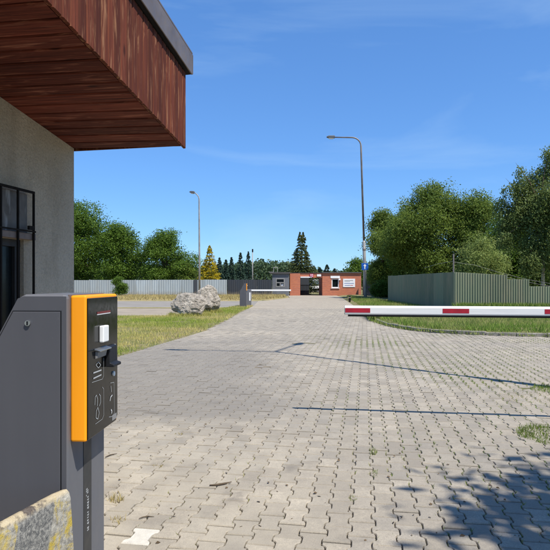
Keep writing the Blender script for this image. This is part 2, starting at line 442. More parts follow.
# ------------------------------------------------------------------ mesh helpers
class MB:
    def __init__(self): self.v = []; self.f = []
    def raw(self, vs, fs):
        o = len(self.v)
        self.v += [tuple(x) for x in vs]
        self.f += [tuple(i + o for i in f) for f in fs]
        return self
    def box(self, x0, x1, y0, y1, z0, z1):
        return self.raw([(x0, y0, z0), (x1, y0, z0), (x1, y1, z0), (x0, y1, z0), (x0, y0, z1), (x1, y0, z1), (x1, y1, z1), (x0, y1, z1)],
                        [(0, 3, 2, 1), (4, 5, 6, 7), (0, 1, 5, 4), (1, 2, 6, 5), (2, 3, 7, 6), (3, 0, 4, 7)])
    def frame_box(self, o, ax, ay, az, lx, ly, lz):
        """box from corner o along three axis vectors"""
        o = Vector(o); a = Vector(ax) * lx; b = Vector(ay) * ly; c = Vector(az) * lz
        vs = [o, o + a, o + a + b, o + b, o + c, o + a + c, o + a + b + c, o + b + c]
        return self.raw(vs, [(0, 3, 2, 1), (4, 5, 6, 7), (0, 1, 5, 4), (1, 2, 6, 5), (2, 3, 7, 6), (3, 0, 4, 7)])
    def prism(self, pts, d):
        """closed polygon pts (3D) extruded along d"""
        d = Vector(d); k = len(pts)
        vs = [Vector(p) for p in pts] + [Vector(p) + d for p in pts]
        fs = [tuple(range(k))[::-1], tuple(range(k, 2 * k))] + [(i, (i + 1) % k, k + (i + 1) % k, k + i) for i in range(k)]
        return self.raw(vs, fs)
    def tube(self, pts, rad, seg=8, cap=True):
        pts = [Vector(p) for p in pts]
        if not hasattr(rad, '__len__'): rad = [rad] * len(pts)
        vs, fs = [], []
        ref = None
        for i, p in enumerate(pts):
            t = (pts[min(i + 1, len(pts) - 1)] - pts[max(i - 1, 0)]).normalized()
            if ref is None: ref = Vector((1, 0, 0)) if abs(t.x) < 0.8 else Vector((0, 1, 0))
            a = (ref - t * ref.dot(t)).normalized(); ref = a
            b = t.cross(a)
            for k in range(seg):
                th = 2 * math.pi * k / seg
                vs.append(p + (a * math.cos(th) + b * math.sin(th)) * rad[i])
        for i in range(len(pts) - 1):
            for k in range(seg):
                k2 = (k + 1) % seg
                fs.append((i * seg + k, i * seg + k2, (i + 1) * seg + k2, (i + 1) * seg + k))
        if cap:
            fs.append(tuple(range(seg))[::-1]); fs.append(tuple((len(pts) - 1) * seg + k for k in range(seg)))
        return self.raw(vs, fs)
    def build(self, name, mat, parent=None, bevel=0.0, seg=2, smooth=False, recalc=True):
        me = bpy.data.meshes.new(name)
        me.from_pydata(self.v, [], self.f)
        if recalc:
            b = bmesh.new(); b.from_mesh(me); bmesh.ops.recalc_face_normals(b, faces=b.faces); b.to_mesh(me); b.free()
        me.materials.append(mat)
        if smooth: me.polygons.foreach_set('use_smooth', [True] * len(me.polygons))
        o = bpy.data.objects.new(name, me)
        COL.objects.link(o)
        o.parent = parent
        if bevel:
            m = o.modifiers.new('bevel', 'BEVEL'); m.width = bevel; m.segments = seg; m.limit_method = 'ANGLE'; m.angle_limit = math.radians(35)
        return o

def thing(name, label, cat, loc=(0, 0, 0), rz=0.0, group=None):
    o = bpy.data.objects.new(name, None)
    COL.objects.link(o)
    o.empty_display_size = 0.2
    o.location = loc; o.rotation_euler = (0, 0, rz)
    return tag(o, label, cat, group)
def tag(o, label=None, cat=None, group=None, kind=None):
    if label: o['label'] = label
    if cat: o['category'] = cat
    if group: o['group'] = group
    if kind: o['kind'] = kind
    return o
def copy_tree(o, parent=None):
    c = o.copy(); COL.objects.link(c); c.parent = parent
    for ch in list(o.children): copy_tree(ch, c)
    return c

def np_mesh(name, verts, faces_n, mat, parent=None, var=None, smooth=False):
    """verts (N,3); all faces have faces_n consecutive verts"""
    me = bpy.data.meshes.new(name)
    nv = len(verts); nf = nv // faces_n
    me.vertices.add(nv); me.vertices.foreach_set('co', np.asarray(verts, np.float32).ravel())
    me.loops.add(nv); me.loops.foreach_set('vertex_index', np.arange(nv, dtype=np.int32))
    me.polygons.add(nf)
    me.polygons.foreach_set('loop_start', np.arange(0, nv, faces_n, dtype=np.int32))
    me.polygons.foreach_set('loop_total', np.full(nf, faces_n, np.int32))
    me.update(calc_edges=True)
    me.validate()
    if var is not None:
        at = me.attributes.new('var', 'FLOAT', 'FACE'); at.data.foreach_set('value', np.asarray(var, np.float32))
    me.materials.append(mat)
    o = bpy.data.objects.new(name, me); COL.objects.link(o); o.parent = parent
    return o

def inside(poly, x, y):
    r = False; k = len(poly); j = k - 1
    for i in range(k):
        xi, yi = poly[i]; xj, yj = poly[j]
        if (yi > y) != (yj > y) and x < (xj - xi) * (y - yi) / (yj - yi) + xi: r = not r
        j = i
    return r

def sheet(name, poly, z, mat, kind='structure'):
    m = MB().raw([(x, y, z) for x, y in poly], [tuple(range(len(poly)))])
    o = m.build(name, mat, recalc=False)
    b = bmesh.new(); b.from_mesh(o.data)
    bmesh.ops.triangulate(b, faces=b.faces)
    for f in b.faces:
        f.normal_update()
        if f.normal.z < 0: f.normal_flip()
    b.to_mesh(o.data); b.free()
    return tag(o, kind=kind)

# ------------------------------------------------------------------ ground, roads, paving
sheet('ground', [(-900, -60), (900, -60), (900, 1800), (-900, 1800)], -0.09, M['ground'])
RIGHT_EDGE = [(7.4, 14.15), (5.5, 14.75), (4.4, 15.55), (3.75, 17.0), (3.62, 20.3), (5.1, 36.7), (6.6, 55)]
KERB_PTS = [Vector((11.5, 13.6, 0)), Vector((9.4, 13.85, 0)), Vector((7.4, 14.15, 0)), Vector((6.4, 14.4, 0)), Vector((5.5, 14.75, 0)), Vector((4.8, 15.2, 0)),
            Vector((4.25, 15.75, 0)), Vector((3.88, 16.5, 0)), Vector((3.68, 17.6, 0)), Vector((3.6, 18.8, 0)), Vector((3.66, 20.3, 0)), Vector((3.84, 22.3, 0)), Vector((4.02, 24.4, 0))]
LEFT_EDGE = [(-3.3, 8.4), (-2.97, 10.4), (-2.04, 16), (-1.76, 22), (-1.62, 27), (-1.3, 34.5)]
DRIVE = [(-9, -5), (14, -5), (14, 13.4), (11.5, 13.65), (9.4, 13.9)] + RIGHT_EDGE[:4] + [(3.62, 20.3), (4.55, 30.2)] + [(-1.45, 30.2), (-1.62, 27), (-1.76, 22), (-2.04, 16), (-2.97, 10.4), (-3.3, 8.4), (-9, 8.4)]
drive = sheet('driveway', DRIVE, -0.0115, M['sand'])
tag(sheet('far_driveway', [(4.53, 30.0), (5.1, 36.7), (6.6, 55), (7.0, 63.5), (1.4, 63.5), (1.4, 52), (-0.6, 44), (-1.3, 43.2), (-1.3, 34.5), (-1.46, 30.0)], -0.002, M['far_paving']))
tag(sheet('side_road', [(-60, 32.2), (-1.25, 32.2), (-1.25, 43.3), (-60, 43.3)], -0.03, M['asphalt']))
tag(sheet('side_pavement', [(-60, 22.4), (-4.0, 22.4), (-3.2, 25.5), (-2.4, 31.2), (-60, 31.2)], -0.035, M['side_paving']))

# stones: waisted concrete blocks, columns shifted by half a stone
PS = 0.952                                               # stones a little under the nominal 200 mm
PL, PP = 0.2 * PS, 0.14 * PS
prof = [(-0.1, 0.0825), (-0.068, 0.0825), (-0.052, 0.076), (-0.046, 0.064), (-0.033, 0.0575), (0.033, 0.0575), (0.046, 0.064), (0.052, 0.076), (0.068, 0.0825), (0.1, 0.0825)]
outline = [(x * PS, s * PS) for s, x in prof] + [(-x * PS, s * PS) for s, x in reversed(prof)]
def inset(poly, d):
    k = len(poly); out = []
    for i in range(k):
        p0, p1, p2 = Vector(poly[i - 1]), Vector(poly[i]), Vector(poly[(i + 1) % k])
        e1 = (p1 - p0).normalized(); e2 = (p2 - p1).normalized()
        n1 = Vector((-e1.y, e1.x)); n2 = Vector((-e2.y, e2.x))
        nn = (n1 + n2).normalized()
        out.append(tuple(p1 + nn * d / max(0.5, nn.dot(n1))))
    return out
o_side = [(x, y * 0.974) for x, y in inset(outline, 0.0030)]; o_top = [(x, y * 0.966) for x, y in inset(outline, 0.0068)]
K = len(outline)
pv = [(x, y, -0.03) for x, y in o_side] + [(x, y, -0.0055) for x, y in o_side] + [(x, y, 0.0) for x, y in o_top]
pf = [tuple(range(2 * K, 3 * K))] + [(i, (i + 1) % K, K + (i + 1) % K, K + i) for i in range(K)] + [(K + i, K + (i + 1) % K, 2 * K + (i + 1) % K, 2 * K + i) for i in range(K)]
pave_me = bpy.data.meshes.new('paver'); pave_me.from_pydata(pv, [], pf); pave_me.materials.append(M['paver_part'])
white_me = pave_me.copy(); white_me.materials.clear(); white_me.materials.append(M['paver_white'])
cells = []
wp = gpt(141, 537)
B_OFF = wp.dot(V) - 2 * round(wp.dot(V) / (2 * PP)) * PP; A_OFF = wp.dot(U) - round(wp.dot(U) / PL) * PL   # one stone sits where the white one lies
a0, a1 = -40, 170
for ib in range(-80, 106):
    for ia in range(-22, 176):
        p = U * ((ia + (0.5 if ib % 2 else 0.0)) * PL + A_OFF) + V * (ib * PP + B_OFF)
        if p.y < -0.6 or p.y > 30.1 or p.x < -0.56 * max(p.y, 0) - 2.2 or p.x > 0.60 * max(p.y, 0) + 2.2: continue
        if not inside(DRIVE, p.x, p.y): continue
        if p.x < -0.40 and p.x > -1.1 and 1.46 < p.y < 1.85: continue
        cells.append(p)
def vis(p):
    if p.y < 2.8: return False
    px = HX + p.x / p.y * F
    return 103 < px < 552
order = sorted([i for i, p in enumerate(cells) if vis(p)], key=lambda i: cells[i].y)
part_ids = set(order[:300])
wp = gpt(141, 537)
white_id = min(order[:300], key=lambda i: (cells[i] - wp).length)
jv, jr = [], []
PVn = np.array(pv, np.float32); 
tri_far = []
rot0 = -ANG
big_v, big_f, big_var = [], [], []
for i, p in enumerate(cells):
    dz = random.gauss(0, 0.0022) + 0.012 * (mnoise.noise(Vector((p.x * 0.5, p.y * 0.5, 0))))
    tx, ty = random.gauss(0, 0.008), random.gauss(0, 0.008)
    rz = rot0 + random.gauss(0, 0.012)
    if i in part_ids:
        o = bpy.data.objects.new('paver', white_me if i == white_id else pave_me)
        COL.objects.link(o); o.parent = drive
        o.location = (p.x, p.y, dz); o.rotation_euler = (tx, ty, rz)
        if i == white_id: o['label'] = 'white painted paver among the grey ones'
    else:
        near = p.y < 13
        vs = PVn if near else PVn[K:]
        cr, sr = math.cos(rz), math.sin(rz)
        w = np.empty_like(vs)
        w[:, 0] = vs[:, 0] * cr - vs[:, 1] * sr + p.x
        w[:, 1] = vs[:, 0] * sr + vs[:, 1] * cr + p.y
        w[:, 2] = vs[:, 2] + dz + vs[:, 1] * tx - vs[:, 0] * ty
        off = sum(map(len, big_v)) if False else None
        big_v.append(w); big_f.append(near); big_var.append(random.random())
nv = sum(len(w) for w in big_v)
base = 0; loops = []; starts = []; totals = []; fv = []; pos = 0
f_near = pf; f_far = [tuple(x - K for x in f) for f in ([pf[0]] + pf[1 + K:])]
fl_near = np.concatenate([np.array(f, np.int32) for f in f_near]); ft_near = np.array([len(f) for f in f_near], np.int32)
fl_far = np.concatenate([np.array(f, np.int32) for f in f_far]); ft_far = np.array([len(f) for f in f_far], np.int32)
for w, near, vr in zip(big_v, big_f, big_var):
    fl, ft = (fl_near, ft_near) if near else (fl_far, ft_far)
    loops.append(fl + base); totals.append(ft); fv.append(np.full(len(ft), vr, np.float32)); base += len(w)
loops = np.concatenate(loops); totals = np.concatenate(totals); fv = np.concatenate(fv)
me = bpy.data.meshes.new('paving_stones')
me.vertices.add(nv); me.vertices.foreach_set('co', np.concatenate(big_v).ravel())
me.loops.add(len(loops)); me.loops.foreach_set('vertex_index', loops.astype(np.int32))
me.polygons.add(len(totals))
me.polygons.foreach_set('loop_start', np.concatenate([[0], np.cumsum(totals)[:-1]]).astype(np.int32)); me.polygons.foreach_set('loop_total', totals)
me.update(calc_edges=True); me.validate(); me.shade_flat()
at = me.attributes.new('var', 'FLOAT', 'FACE'); at.data.foreach_set('value', fv)
me.materials.append(M['paver_far'])
rest = bpy.data.objects.new('paving_stones', me); COL.objects.link(rest); rest.parent = drive; rest['kind'] = 'stuff'

# verges: soft-edged earth sheets carrying grass
def fbm(x, y, s=1.0): return mnoise.fractal(Vector((x * s, y * s, 3.7)), 1.0, 2.0, 4)
def seg_dist(poly, x, y):
    d = 1e9
    for i in range(len(poly)):
        ax, ay = poly[i]; bx, by = poly[(i + 1) % len(poly)]
        vx, vy = bx - ax, by - ay
        t = max(0, min(1, ((x - ax) * vx + (y - ay) * vy) / (vx * vx + vy * vy + 1e-9)))
        d = min(d, math.hypot(ax + vx * t - x, ay + vy * t - y))
    return d
def verge(name, poly, step, hgt, mat, edge=0.35):
    xs = [p[0] for p in poly]; ys = [p[1] for p in poly]
    nx = int((max(xs) - min(xs)) / step) + 2; ny = int((max(ys) - min(ys)) / step) + 2
    vid = {}; v = []; f = []
    def gv(i, j):
        if (i, j) not in vid:
            x = min(xs) + i * step - step * 0.5; y = min(ys) + j * step - step * 0.5
            d = seg_dist(poly, x, y); s = 1 if inside(poly, x, y) else -1
            d = s * d + 0.10 * fbm(x, y, 1.6)
            z = -0.06 + (0.075 + hgt * min(1, max(0, d) / 1.2)) * max(0, min(1, (d + 0.18) / edge)) + 0.018 * fbm(x, y, 2.2)
            vid[(i, j)] = len(v); v.append((x, y, z))
        return vid[(i, j)]
    for i in range(nx):
        for j in range(ny):
            cx = min(xs) + i * step; cy = min(ys) + j * step
            if inside(poly, cx, cy) or seg_dist(poly, cx, cy) < 0.45:
                f.append((gv(i, j), gv(i + 1, j), gv(i + 1, j + 1), gv(i, j + 1)))
    m = MB(); m.v = v; m.f = f
    return tag(m.build(name, mat, smooth=True, recalc=False), kind='structure')
V_LEFT = [(-3.3, 8.4), (-2.97, 10.4), (-2.04, 16), (-1.76, 22), (-1.62, 27), (-1.3, 32), (-1.35, 34.0), (-2.2, 33.2), (-2.7, 30.5), (-3.5, 25.5), (-4.2, 22.6), (-13, 22.6), (-13, 8.4)]
verge('left_verge', V_LEFT, 0.16, 0.03, M['verge'])
V_RIGHT = [(12.5, 13.65), (9.4, 13.98), (7.4, 14.28), (5.55, 14.88), (4.5, 15.65), (3.9, 17.0), (3.76, 20.3), (5.2, 36.7), (6.7, 55), (7.1, 61), (14, 61), (14, 32), (30, 24), (30, 13.65)]
verge('right_verge', V_RIGHT, 0.22, 0.10, M['verge'], 0.22)
verge('fence_verge', [(-60, 43.6), (-1.9, 43.6), (-0.8, 45), (1.3, 52.5), (1.3, 61.2), (-60, 61.2)], 0.9, 0.05, M['dry_verge'], 0.8)
sheet('road_edge_strip', [(-60, 31.0), (-2.6, 31.0), (-2.2, 32.3), (-60, 32.3)], -0.025, M['dry_verge'])

kerb = tag(bpy.data.objects.new('kerb', None), kind='structure'); COL.objects.link(kerb)
def polyline_pts(pts, step):
    out = []; carry = 0.0
    for a, b in zip(pts[:-1], pts[1:]):
        L = (b - a).length; t = carry
        while t < L: out.append(a + (b - a) * (t / L)); t += step
        carry = t - L
    out.append(pts[-1]); return out
kp = polyline_pts(KERB_PTS, 0.75)
for a, b in zip(kp[:-1], kp[1:]):
    d = (b - a)
    if d.length < 0.1: continue
    L = d.length - 0.012; d.normalize(); nrm = Vector((d.y, -d.x, 0))
    m = MB().box(0, L, 0, 0.12, -0.12, 0.095 + random.uniform(-0.012, 0.012))
    o = m.build('kerb_stone', M['kerb'], kerb, bevel=0.014)
    o.location = (a.x, a.y, 0); o.rotation_euler = (random.gauss(0, 0.02), random.gauss(0, 0.01), math.atan2(d.y, d.x) + random.gauss(0, 0.012) - 0)
    o.scale = (1, -1, 1)

# grass: blades as single triangles
def grass(name, poly, n, hmin, hmax, wid, mat, green_fn, zfn, dens=None, parent=None):
    xs = [p[0] for p in poly]; ys = [p[1] for p in poly]
    P = []
    tries = 0
    while len(P) < n and tries < n * 6:
        tries += 1
        x = random.uniform(min(xs), max(xs)); y = random.uniform(min(ys), max(ys))
        if abs(x) > 0.62 * y + 2: continue
        if not inside(poly, x, y): continue
        if dens and random.random() > dens(x, y): continue
        P.append((x, y, zfn(x, y), green_fn(x, y)))
    P = np.array(P); k = len(P)
    h = RNG.uniform(hmin, hmax, k) * (0.7 + 0.6 * RNG.random(k))
    th = RNG.uniform(0, 2 * np.pi, k); ph = RNG.uniform(0, 2 * np.pi, k); lean = RNG.uniform(0.15, 0.9, k) * h
    dx, dy = np.cos(th) * wid / 2, np.sin(th) * wid / 2
    v = np.zeros((k, 3, 3))
    v[:, 0] = P[:, :3] + np.stack([dx, dy, 0 * dx - 0.01], 1)
    v[:, 1] = P[:, :3] - np.stack([dx, dy, 0 * dx + 0.01], 1)
    v[:, 2] = P[:, :3] + np.stack([np.cos(ph) * lean, np.sin(ph) * lean, h], 1)
    var = np.clip(P[:, 3] + RNG.normal(0, 0.22, k), 0, 1)
    return tag(np_mesh(name, v.reshape(-1, 3), 3, mat, parent, var), kind='stuff')
LEFT_EDGE_PATH = LEFT_EDGE + LEFT_EDGE[-2::-1]
def g_left(x, y):
    e = x - (-3.3 + (y - 8.4) * 0.163)                    # distance from the driveway edge (negative = inside)
    return 0.16 + 1.1 * fbm(x, y, 0.35) + 0.35 * fbm(x, y, 1.8) + (0.25 if y > 16 else 0)
o = grass('dry_grass', V_LEFT, 110000, 0.03, 0.10, 0.014, M['grass'], g_left, lambda x, y: 0.03, lambda x, y: min(1, 0.25 + 0.5 * seg_dist(LEFT_EDGE_PATH, x, y)) * (0.35 + 0.65 * min(1, max(0, 0.55 + 1.5 * fbm(x, y, 0.9)))))
o['label'] = 'short half-dry grass on the verge in front of the boulders'; o['category'] = 'grass'
GR = [(12.5, 13.75), (9.4, 14.1), (7.4, 14.4), (5.6, 15.0), (4.6, 15.8), (4.0, 17.0), (3.9, 20.3), (5.4, 36.7), (6.8, 52), (7.4, 55), (8.0, 40), (12, 26), (14, 25), (18, 24)]
o = grass('green_grass', GR, 70000, 0.06, 0.20, 0.02, M['grass_green'], lambda x, y: 0.62 + 0.9 * fbm(x, y, 0.5), lambda x, y: 0.09, lambda x, y: 0.5 + 0.5 * min(1, max(0, 0.6 + fbm(x, y, 0.8))))
o['label'] = 'green grass behind the kerb below the barrier arm'; o['category'] = 'grass'
o = grass('far_grass', [(-36, 44), (-2.2, 44), (-0.9, 45.5), (1.1, 52.5), (1.1, 61), (-36, 61)], 30000, 0.08, 0.22, 0.06, M['straw'], lambda x, y: 0.5, lambda x, y: 0.04)
o['label'] = 'straw coloured dry grass along the foot of the far fence'; o['category'] = 'grass'

# ------------------------------------------------------------------ guardhouse on the left
HA = math.radians(12.5)
UH = Vector((math.sin(HA), math.cos(HA), 0)); NH = Vector((math.cos(HA), -math.sin(HA), 0))
HC = Vector((-1.645, 4.5, 0))
SL = 0.163                                                 # roof climbs towards the viewer
def hp(s, n, z): return HC - UH * s + NH * n + Vector((0, 0, z))
def zs(s, n): return 2.5 + SL * s - 0.035 * n
house = thing('guardhouse', 'grey rendered guardhouse with red-brown wooden eaves at the left edge', 'house', (HC.x, HC.y, 0))
HI = Matrix.Translation(-house.location)
def hbuild(mb, name, mat, parent=house, **kw):
    mb.v = [tuple(Vector(v) - HC) if parent is house or True else v for v in mb.v]
    return mb.build(name, mat, parent, **kw)
m = MB()
def wall_piece(s0, s1, n0, n1, z0=None, z1=None):
    a = -0.1 if z0 is None else z0
    t0 = zs(s0, 0) if z1 is None else z1; t1 = zs(s1, 0) if z1 is None else z1
    m.raw([hp(s0, n0, a), hp(s1, n0, a), hp(s1, n1, a), hp(s0, n1, a), hp(s0, n0, t0), hp(s1, n0, t1), hp(s1, n1, t1), hp(s0, n1, t0)],
          [(0, 3, 2, 1), (4, 5, 6, 7), (0, 1, 5, 4), (1, 2, 6, 5), (2, 3, 7, 6), (3, 0, 4, 7)])
W0, W1, WZ0, WZ1 = 0.62, 2.7, 0.9, 1.705
wall_piece(0, W0, -0.3, 0); wall_piece(W0, W1, -0.3, 0, None, WZ0); wall_piece(W0, W1, -0.3, 0, WZ1, None); wall_piece(W1, 6.5, -0.3, 0)
wall_piece(0, 0.3, -4, -0.3); wall_piece(6.2, 6.5, -4, -0.3); wall_piece(0.3, 6.2, -4, -3.7)
wall = hbuild(m, 'wall', M['plaster'])
# soffit and fascia, board by board
def shared(name, mb, mat):
    me = bpy.data.meshes.new(name); me.from_pydata(mb.v, [], mb.f)
    b = bmesh.new(); b.from_mesh(me); bmesh.ops.recalc_face_normals(b, faces=b.faces)
    b.to_mesh(me); b.free(); me.materials.append(mat); return me
OV = 0.935
sof = hbuild(MB().prism([hp(-0.01, -0.02, zs(0, 0) + 0.035), hp(6.5, -0.02, zs(6.5, 0) + 0.035), hp(6.5, OV, zs(6.5, OV) + 0.035), hp(-0.01, OV, zs(0, OV) + 0.035)], (0, 0, 0.05)), 'soffit', M['dark_timber'])
bp = 0.122
def bev_board(w, t, L, g, shear=0.0):
    """board: X width, Y thickness (front at y=0), Z length, chamfered long edges"""
    c = 0.007; mb = MB()
    pr = [(g, t), (g, c), (g + c, 0), (w - g - c, 0), (w - g, c), (w - g, t)]
    return mb.raw([(x, y, x * shear) for x, y in pr] + [(x, y, L + x * shear) for x, y in pr],
                  [(0, 1, 2, 3, 4, 5), (11, 10, 9, 8, 7, 6)] + [(i, (i + 1) % 6, 6 + (i + 1) % 6, 6 + i) for i in range(6)])
sof_me = shared('soffit_board', bev_board(bp, 0.028, OV + 0.01, 0.003), M['soffit_wood'])
xa = (-UH + Vector((0, 0, SL))).normalized(); za = (NH + Vector((0, 0, -0.035))).normalized(); ya = za.cross(xa).normalized()
for i in range(int(6.5 / bp)):
    s = i * bp
    o = bpy.data.objects.new('soffit_board', sof_me); COL.objects.link(o); o.parent = sof
    p = hp(s - 0.005, -0.012, zs(s, -0.012)) - HC
    p.z += random.uniform(-0.0015, 0.0015)
    R = Matrix((xa, ya if ya.z > 0 else -ya, za)).transposed().to_4x4()
    o.matrix_basis = Matrix.Translation(p) @ R
FH = 0.585
fas = hbuild(MB().prism([hp(-0.012, OV + 0.012, zs(0, OV) + 0.04), hp(6.5, OV + 0.012, zs(6.5, OV) + 0.04), hp(6.5, OV + 0.012, zs(6.5, OV) + FH - 0.03), hp(-0.012, OV + 0.012, zs(0, OV) + FH - 0.03)], NH * -0.04), 'fascia', M['dark_timber'])
fb = 0.074
fas_me = shared('fascia_board', bev_board(fb, 0.022, FH, 0.0022, SL), M['fascia_wood'])
for i in range(int(6.5 / fb)):
    s = i * fb - 0.012
    o = bpy.data.objects.new('fascia_board', fas_me); COL.objects.link(o); o.parent = fas
    p = hp(s, OV + 0.034 + random.uniform(-0.0015, 0.0015), zs(s, OV) - 0.014) - HC
    R = Matrix((-UH, -NH, Vector((0, 0, 1)))).transposed().to_4x4()
    o.matrix_basis = Matrix.Translation(p) @ R
# far end boards, and roof slab with metal edge trim
hbuild(MB().prism([hp(-0.014, -4.2, zs(0, 0) + 0.012), hp(-0.014, OV + 0.01, zs(0, OV) + 0.012), hp(-0.014, OV + 0.01, zs(0, OV) + FH - 0.02), hp(-0.014, -4.2, zs(0, 0) + FH)], UH * 0.02), 'end_fascia', M['fascia_wood'])
RT = 0.025
def roof_prism(n0, n1, zb, th, s0=-0.06, s1=6.7):
    z0 = 2.4665 + zb + SL * s0; z1 = 2.4665 + zb + SL * s1
    return MB().prism([hp(s0, n0, z0), hp(s1, n0, z1), hp(s1, n0, z1 + th), hp(s0, n0, z0 + th)], NH * (n1 - n0))
roof = hbuild(roof_prism(-4.3, 0.994, FH + 0.005, 0.11), 'roof', M['dark_timber'])
hbuild(roof_prism(0.996, 1.006, FH + 0.0, 0.16), 'roof_trim', M['gutter'], bevel=0.004)
hbuild(roof_prism(-4.3, 1.006, FH + 0.162, 0.012), 'roof_sheet', M['gutter'])
hbuild(MB().prism([hp(-0.062, -4.3, 2.4665 + FH - 0.02), hp(-0.062, 1.006, 2.4665 + FH), hp(-0.062, 1.006, 2.4665 + FH + 0.15), hp(-0.062, -4.3, 2.4665 + FH + 0.15)], UH * 0.01), 'end_trim', M['gutter'])
# window behind an iron grille
def hbox(s0, s1, n0, n1, z0, z1): return MB().frame_box(hp(s0, n0, z0), -UH, NH, (0, 0, 1), s1 - s0, n1 - n0, z1 - z0)
win = hbuild(hbox(W0, W1, -0.08, -0.055, WZ0, WZ1), 'window', M['dark_glass'])
for a in (W0, 1.25, 1.95, W1 - 0.06):
    hbuild(hbox(a, a + 0.055, -0.054, -0.03, WZ0 + 0.05, WZ1 - 0.05), 'window_frame', M['frame_dark'], win)
hbuild(hbox(W0, W1, -0.054, -0.028, WZ1 - 0.05, WZ1), 'window_frame', M['frame_dark'], win)
hbuild(hbox(W0, W1, -0.054, -0.028, WZ0, WZ0 + 0.05), 'window_frame', M['frame_dark'], win)
hbuild(hbox(W0 - 0.05, W1 + 0.05, -0.05, 0.04, WZ0 - 0.04, WZ0), 'window_sill', M['rail'], win)
gr = hbuild(hbox(0.578, W1 + 0.1, 0.045, 0.060, 2.035, 2.051), 'grille', M['iron'])
hbuild(hbox(0.60, W1 + 0.05, 0.003, 0.012, 1.755, 2.03), 'panel', M['panel_board'])
hbuild(hbox(0.545, W1 + 0.12, 0.003, 0.044, 1.706, 1.752), 'lintel_rail', M['rail'], bevel=0.004)
k = 0.583
while k < W1 + 0.1:
    hbuild(hbox(k - 0.006, k + 0.006, 0.046, 0.059, 0.86, 2.034), 'grille_bar', M['iron'], gr); k += 0.1665
for zz in (0.86, 1.758):
    hbuild(hbox(0.578, W1 + 0.1, 0.0605, 0.0685, zz, zz + 0.011), 'grille_rail', M['iron'], gr)
hbuild(hbox(0.615, 0.665, 0.0625, 0.080, 1.772, 1.80), 'grille_lock', M['iron'], gr)

# ------------------------------------------------------------------ entry terminal (grey cabinet, yellow reader housing)
TA = math.radians(3.3)
TX = Vector((math.cos(TA), -math.sin(TA), 0)); TY = Vector((math.sin(TA), math.cos(TA), 0))
T0 = Vector((-0.5602, 1.4793, 0))
term = thing('ticket_terminal', 'dark grey parking ticket terminal with yellow and black reader in the foreground', 'ticket machine', T0, -TA, 'parking ticket terminals')
HXN = 0.048
def front(px, py, off=0.0):
    """local (y, z) on the terminal's front plane seen at a photo pixel"""
    dirv = Vector(((px - HX) / F, 1.0, -(py - HY) / F))
    o = Vector((0, 0, CAM_H)) - T0
    t = (HXN + off - o.dot(TX)) / dirv.dot(TX)
    p = o + dirv * t
    return p.dot(TY), p.z
bodyp = [(0, 0), (0, 1.369), (-0.118, 1.369), (-0.135, 1.362), (-0.33, 1.0), (-0.38, 0.86), (-0.38, 0)]
body = MB().prism([(x, 0, z) for x, z in bodyp], (0, 0.282, 0)).build('cabinet', M['post_grey'], term, bevel=0.012, seg=3)
# side panel = door with dark gap
def side_plate(pts, y, d): return MB().prism([(x, y, z) for x, z in pts], (0, d, 0))
gap = [(-0.0135, 0.02), (-0.0135, 1.3255), (-0.1485, 1.3255), (-0.333, 0.985), (-0.372, 0.86), (-0.372, 0.02)]
door = [(-0.0165, 0.024), (-0.0165, 1.3225), (-0.1465, 1.3225), (-0.330, 0.984), (-0.369, 0.858), (-0.369, 0.024)]
side_plate(bodyp[:1] + [(-0.001, 0.001), (-0.001, 1.364), (-0.118, 1.364), (-0.135, 1.358), (-0.328, 1.0), (-0.377, 0.86), (-0.377, 0.001)][1:] + [(-0.377, 0.0)], -0.0012, 0.0011).build('side_skin', M['anthracite'], term)
side_plate(gap, -0.0020, 0.0007).build('door_gap', M['black_matt'], term)
dr = side_plate(door, -0.0050, 0.0029).build('door', M['anthracite'], term, bevel=0.0012)
def disc(c, axis, r, L, seg=20): 
    c = Vector(c); ax = Vector(axis); return MB().tube([c, c + ax * L], r, seg)
lk = disc((-0.104, -0.0052, 1.292), (0, -1, 0), 0.0075, 0.005).build('lock', M['steel'], dr)
MB().box(-0.1062, -0.1018, -0.0112, -0.0103, 1.2865, 1.2975).build('keyhole', M['black_matt'], dr)
# reader housing
y0h, y1h, z0h, z1h = 0.0207, 0.265, 0.966, 1.366
hs = MB().box(0.0005, HXN - 0.003, y0h, y1h, z0h, z1h).build('reader_housing', M['yellow'], term, bevel=0.006, seg=3)
MB().box(-0.004, 0.0004, y0h - 0.004, y1h + 0.002, z0h + 0.004, z1h + 0.002).build('housing_seal', M['rail'], hs)
fp = MB().prism([(HXN - 0.0029, y, z) for y, z in [(y0h + 0.004, z0h + 0.004), (y1h - 0.018, z0h + 0.004), (y1h - 0.004, z0h + 0.02), (y1h - 0.004, z1h - 0.008), (y0h + 0.004, z1h - 0.008)]], (0.0029, 0, 0)).build('front_panel', M['black_gloss'], hs, bevel=0.002)
def fquad(px0, py0, px1, py1, d0, d1, name, mat, parent=term, bevel=0.0):
    ya, za_ = front(px0, py0); yb, zb_ = front(px1, py1)
    # py are read at px0 / px1 respectively
    return MB().box(HXN + d0, HXN + d1, min(ya, yb), max(ya, yb), min(za_, zb_), max(za_, zb_)).build(name, mat, parent, bevel=bevel)
ya, za_ = front(97, 314); yb, _ = front(110, 314)
MB().box(HXN + 0.0003, HXN + 0.0012, ya, yb, za_, za_ + 0.006).build('display', M['display_red'], hs)  # thin red stripe near the top of the front, pale line below it
MB().box(HXN + 0.0003, HXN + 0.0014, ya, yb, za_ - 0.0032, za_ - 0.0006).build('display_edge', M['print_pale'], hs)
ya, zt = front(99, 326); yb, zb = front(104.5, 341)
MB().box(HXN + 0.0003, HXN + 0.014, ya, yb, zb, zt).build('card_reader', M['white_plastic'], hs, bevel=0.003)
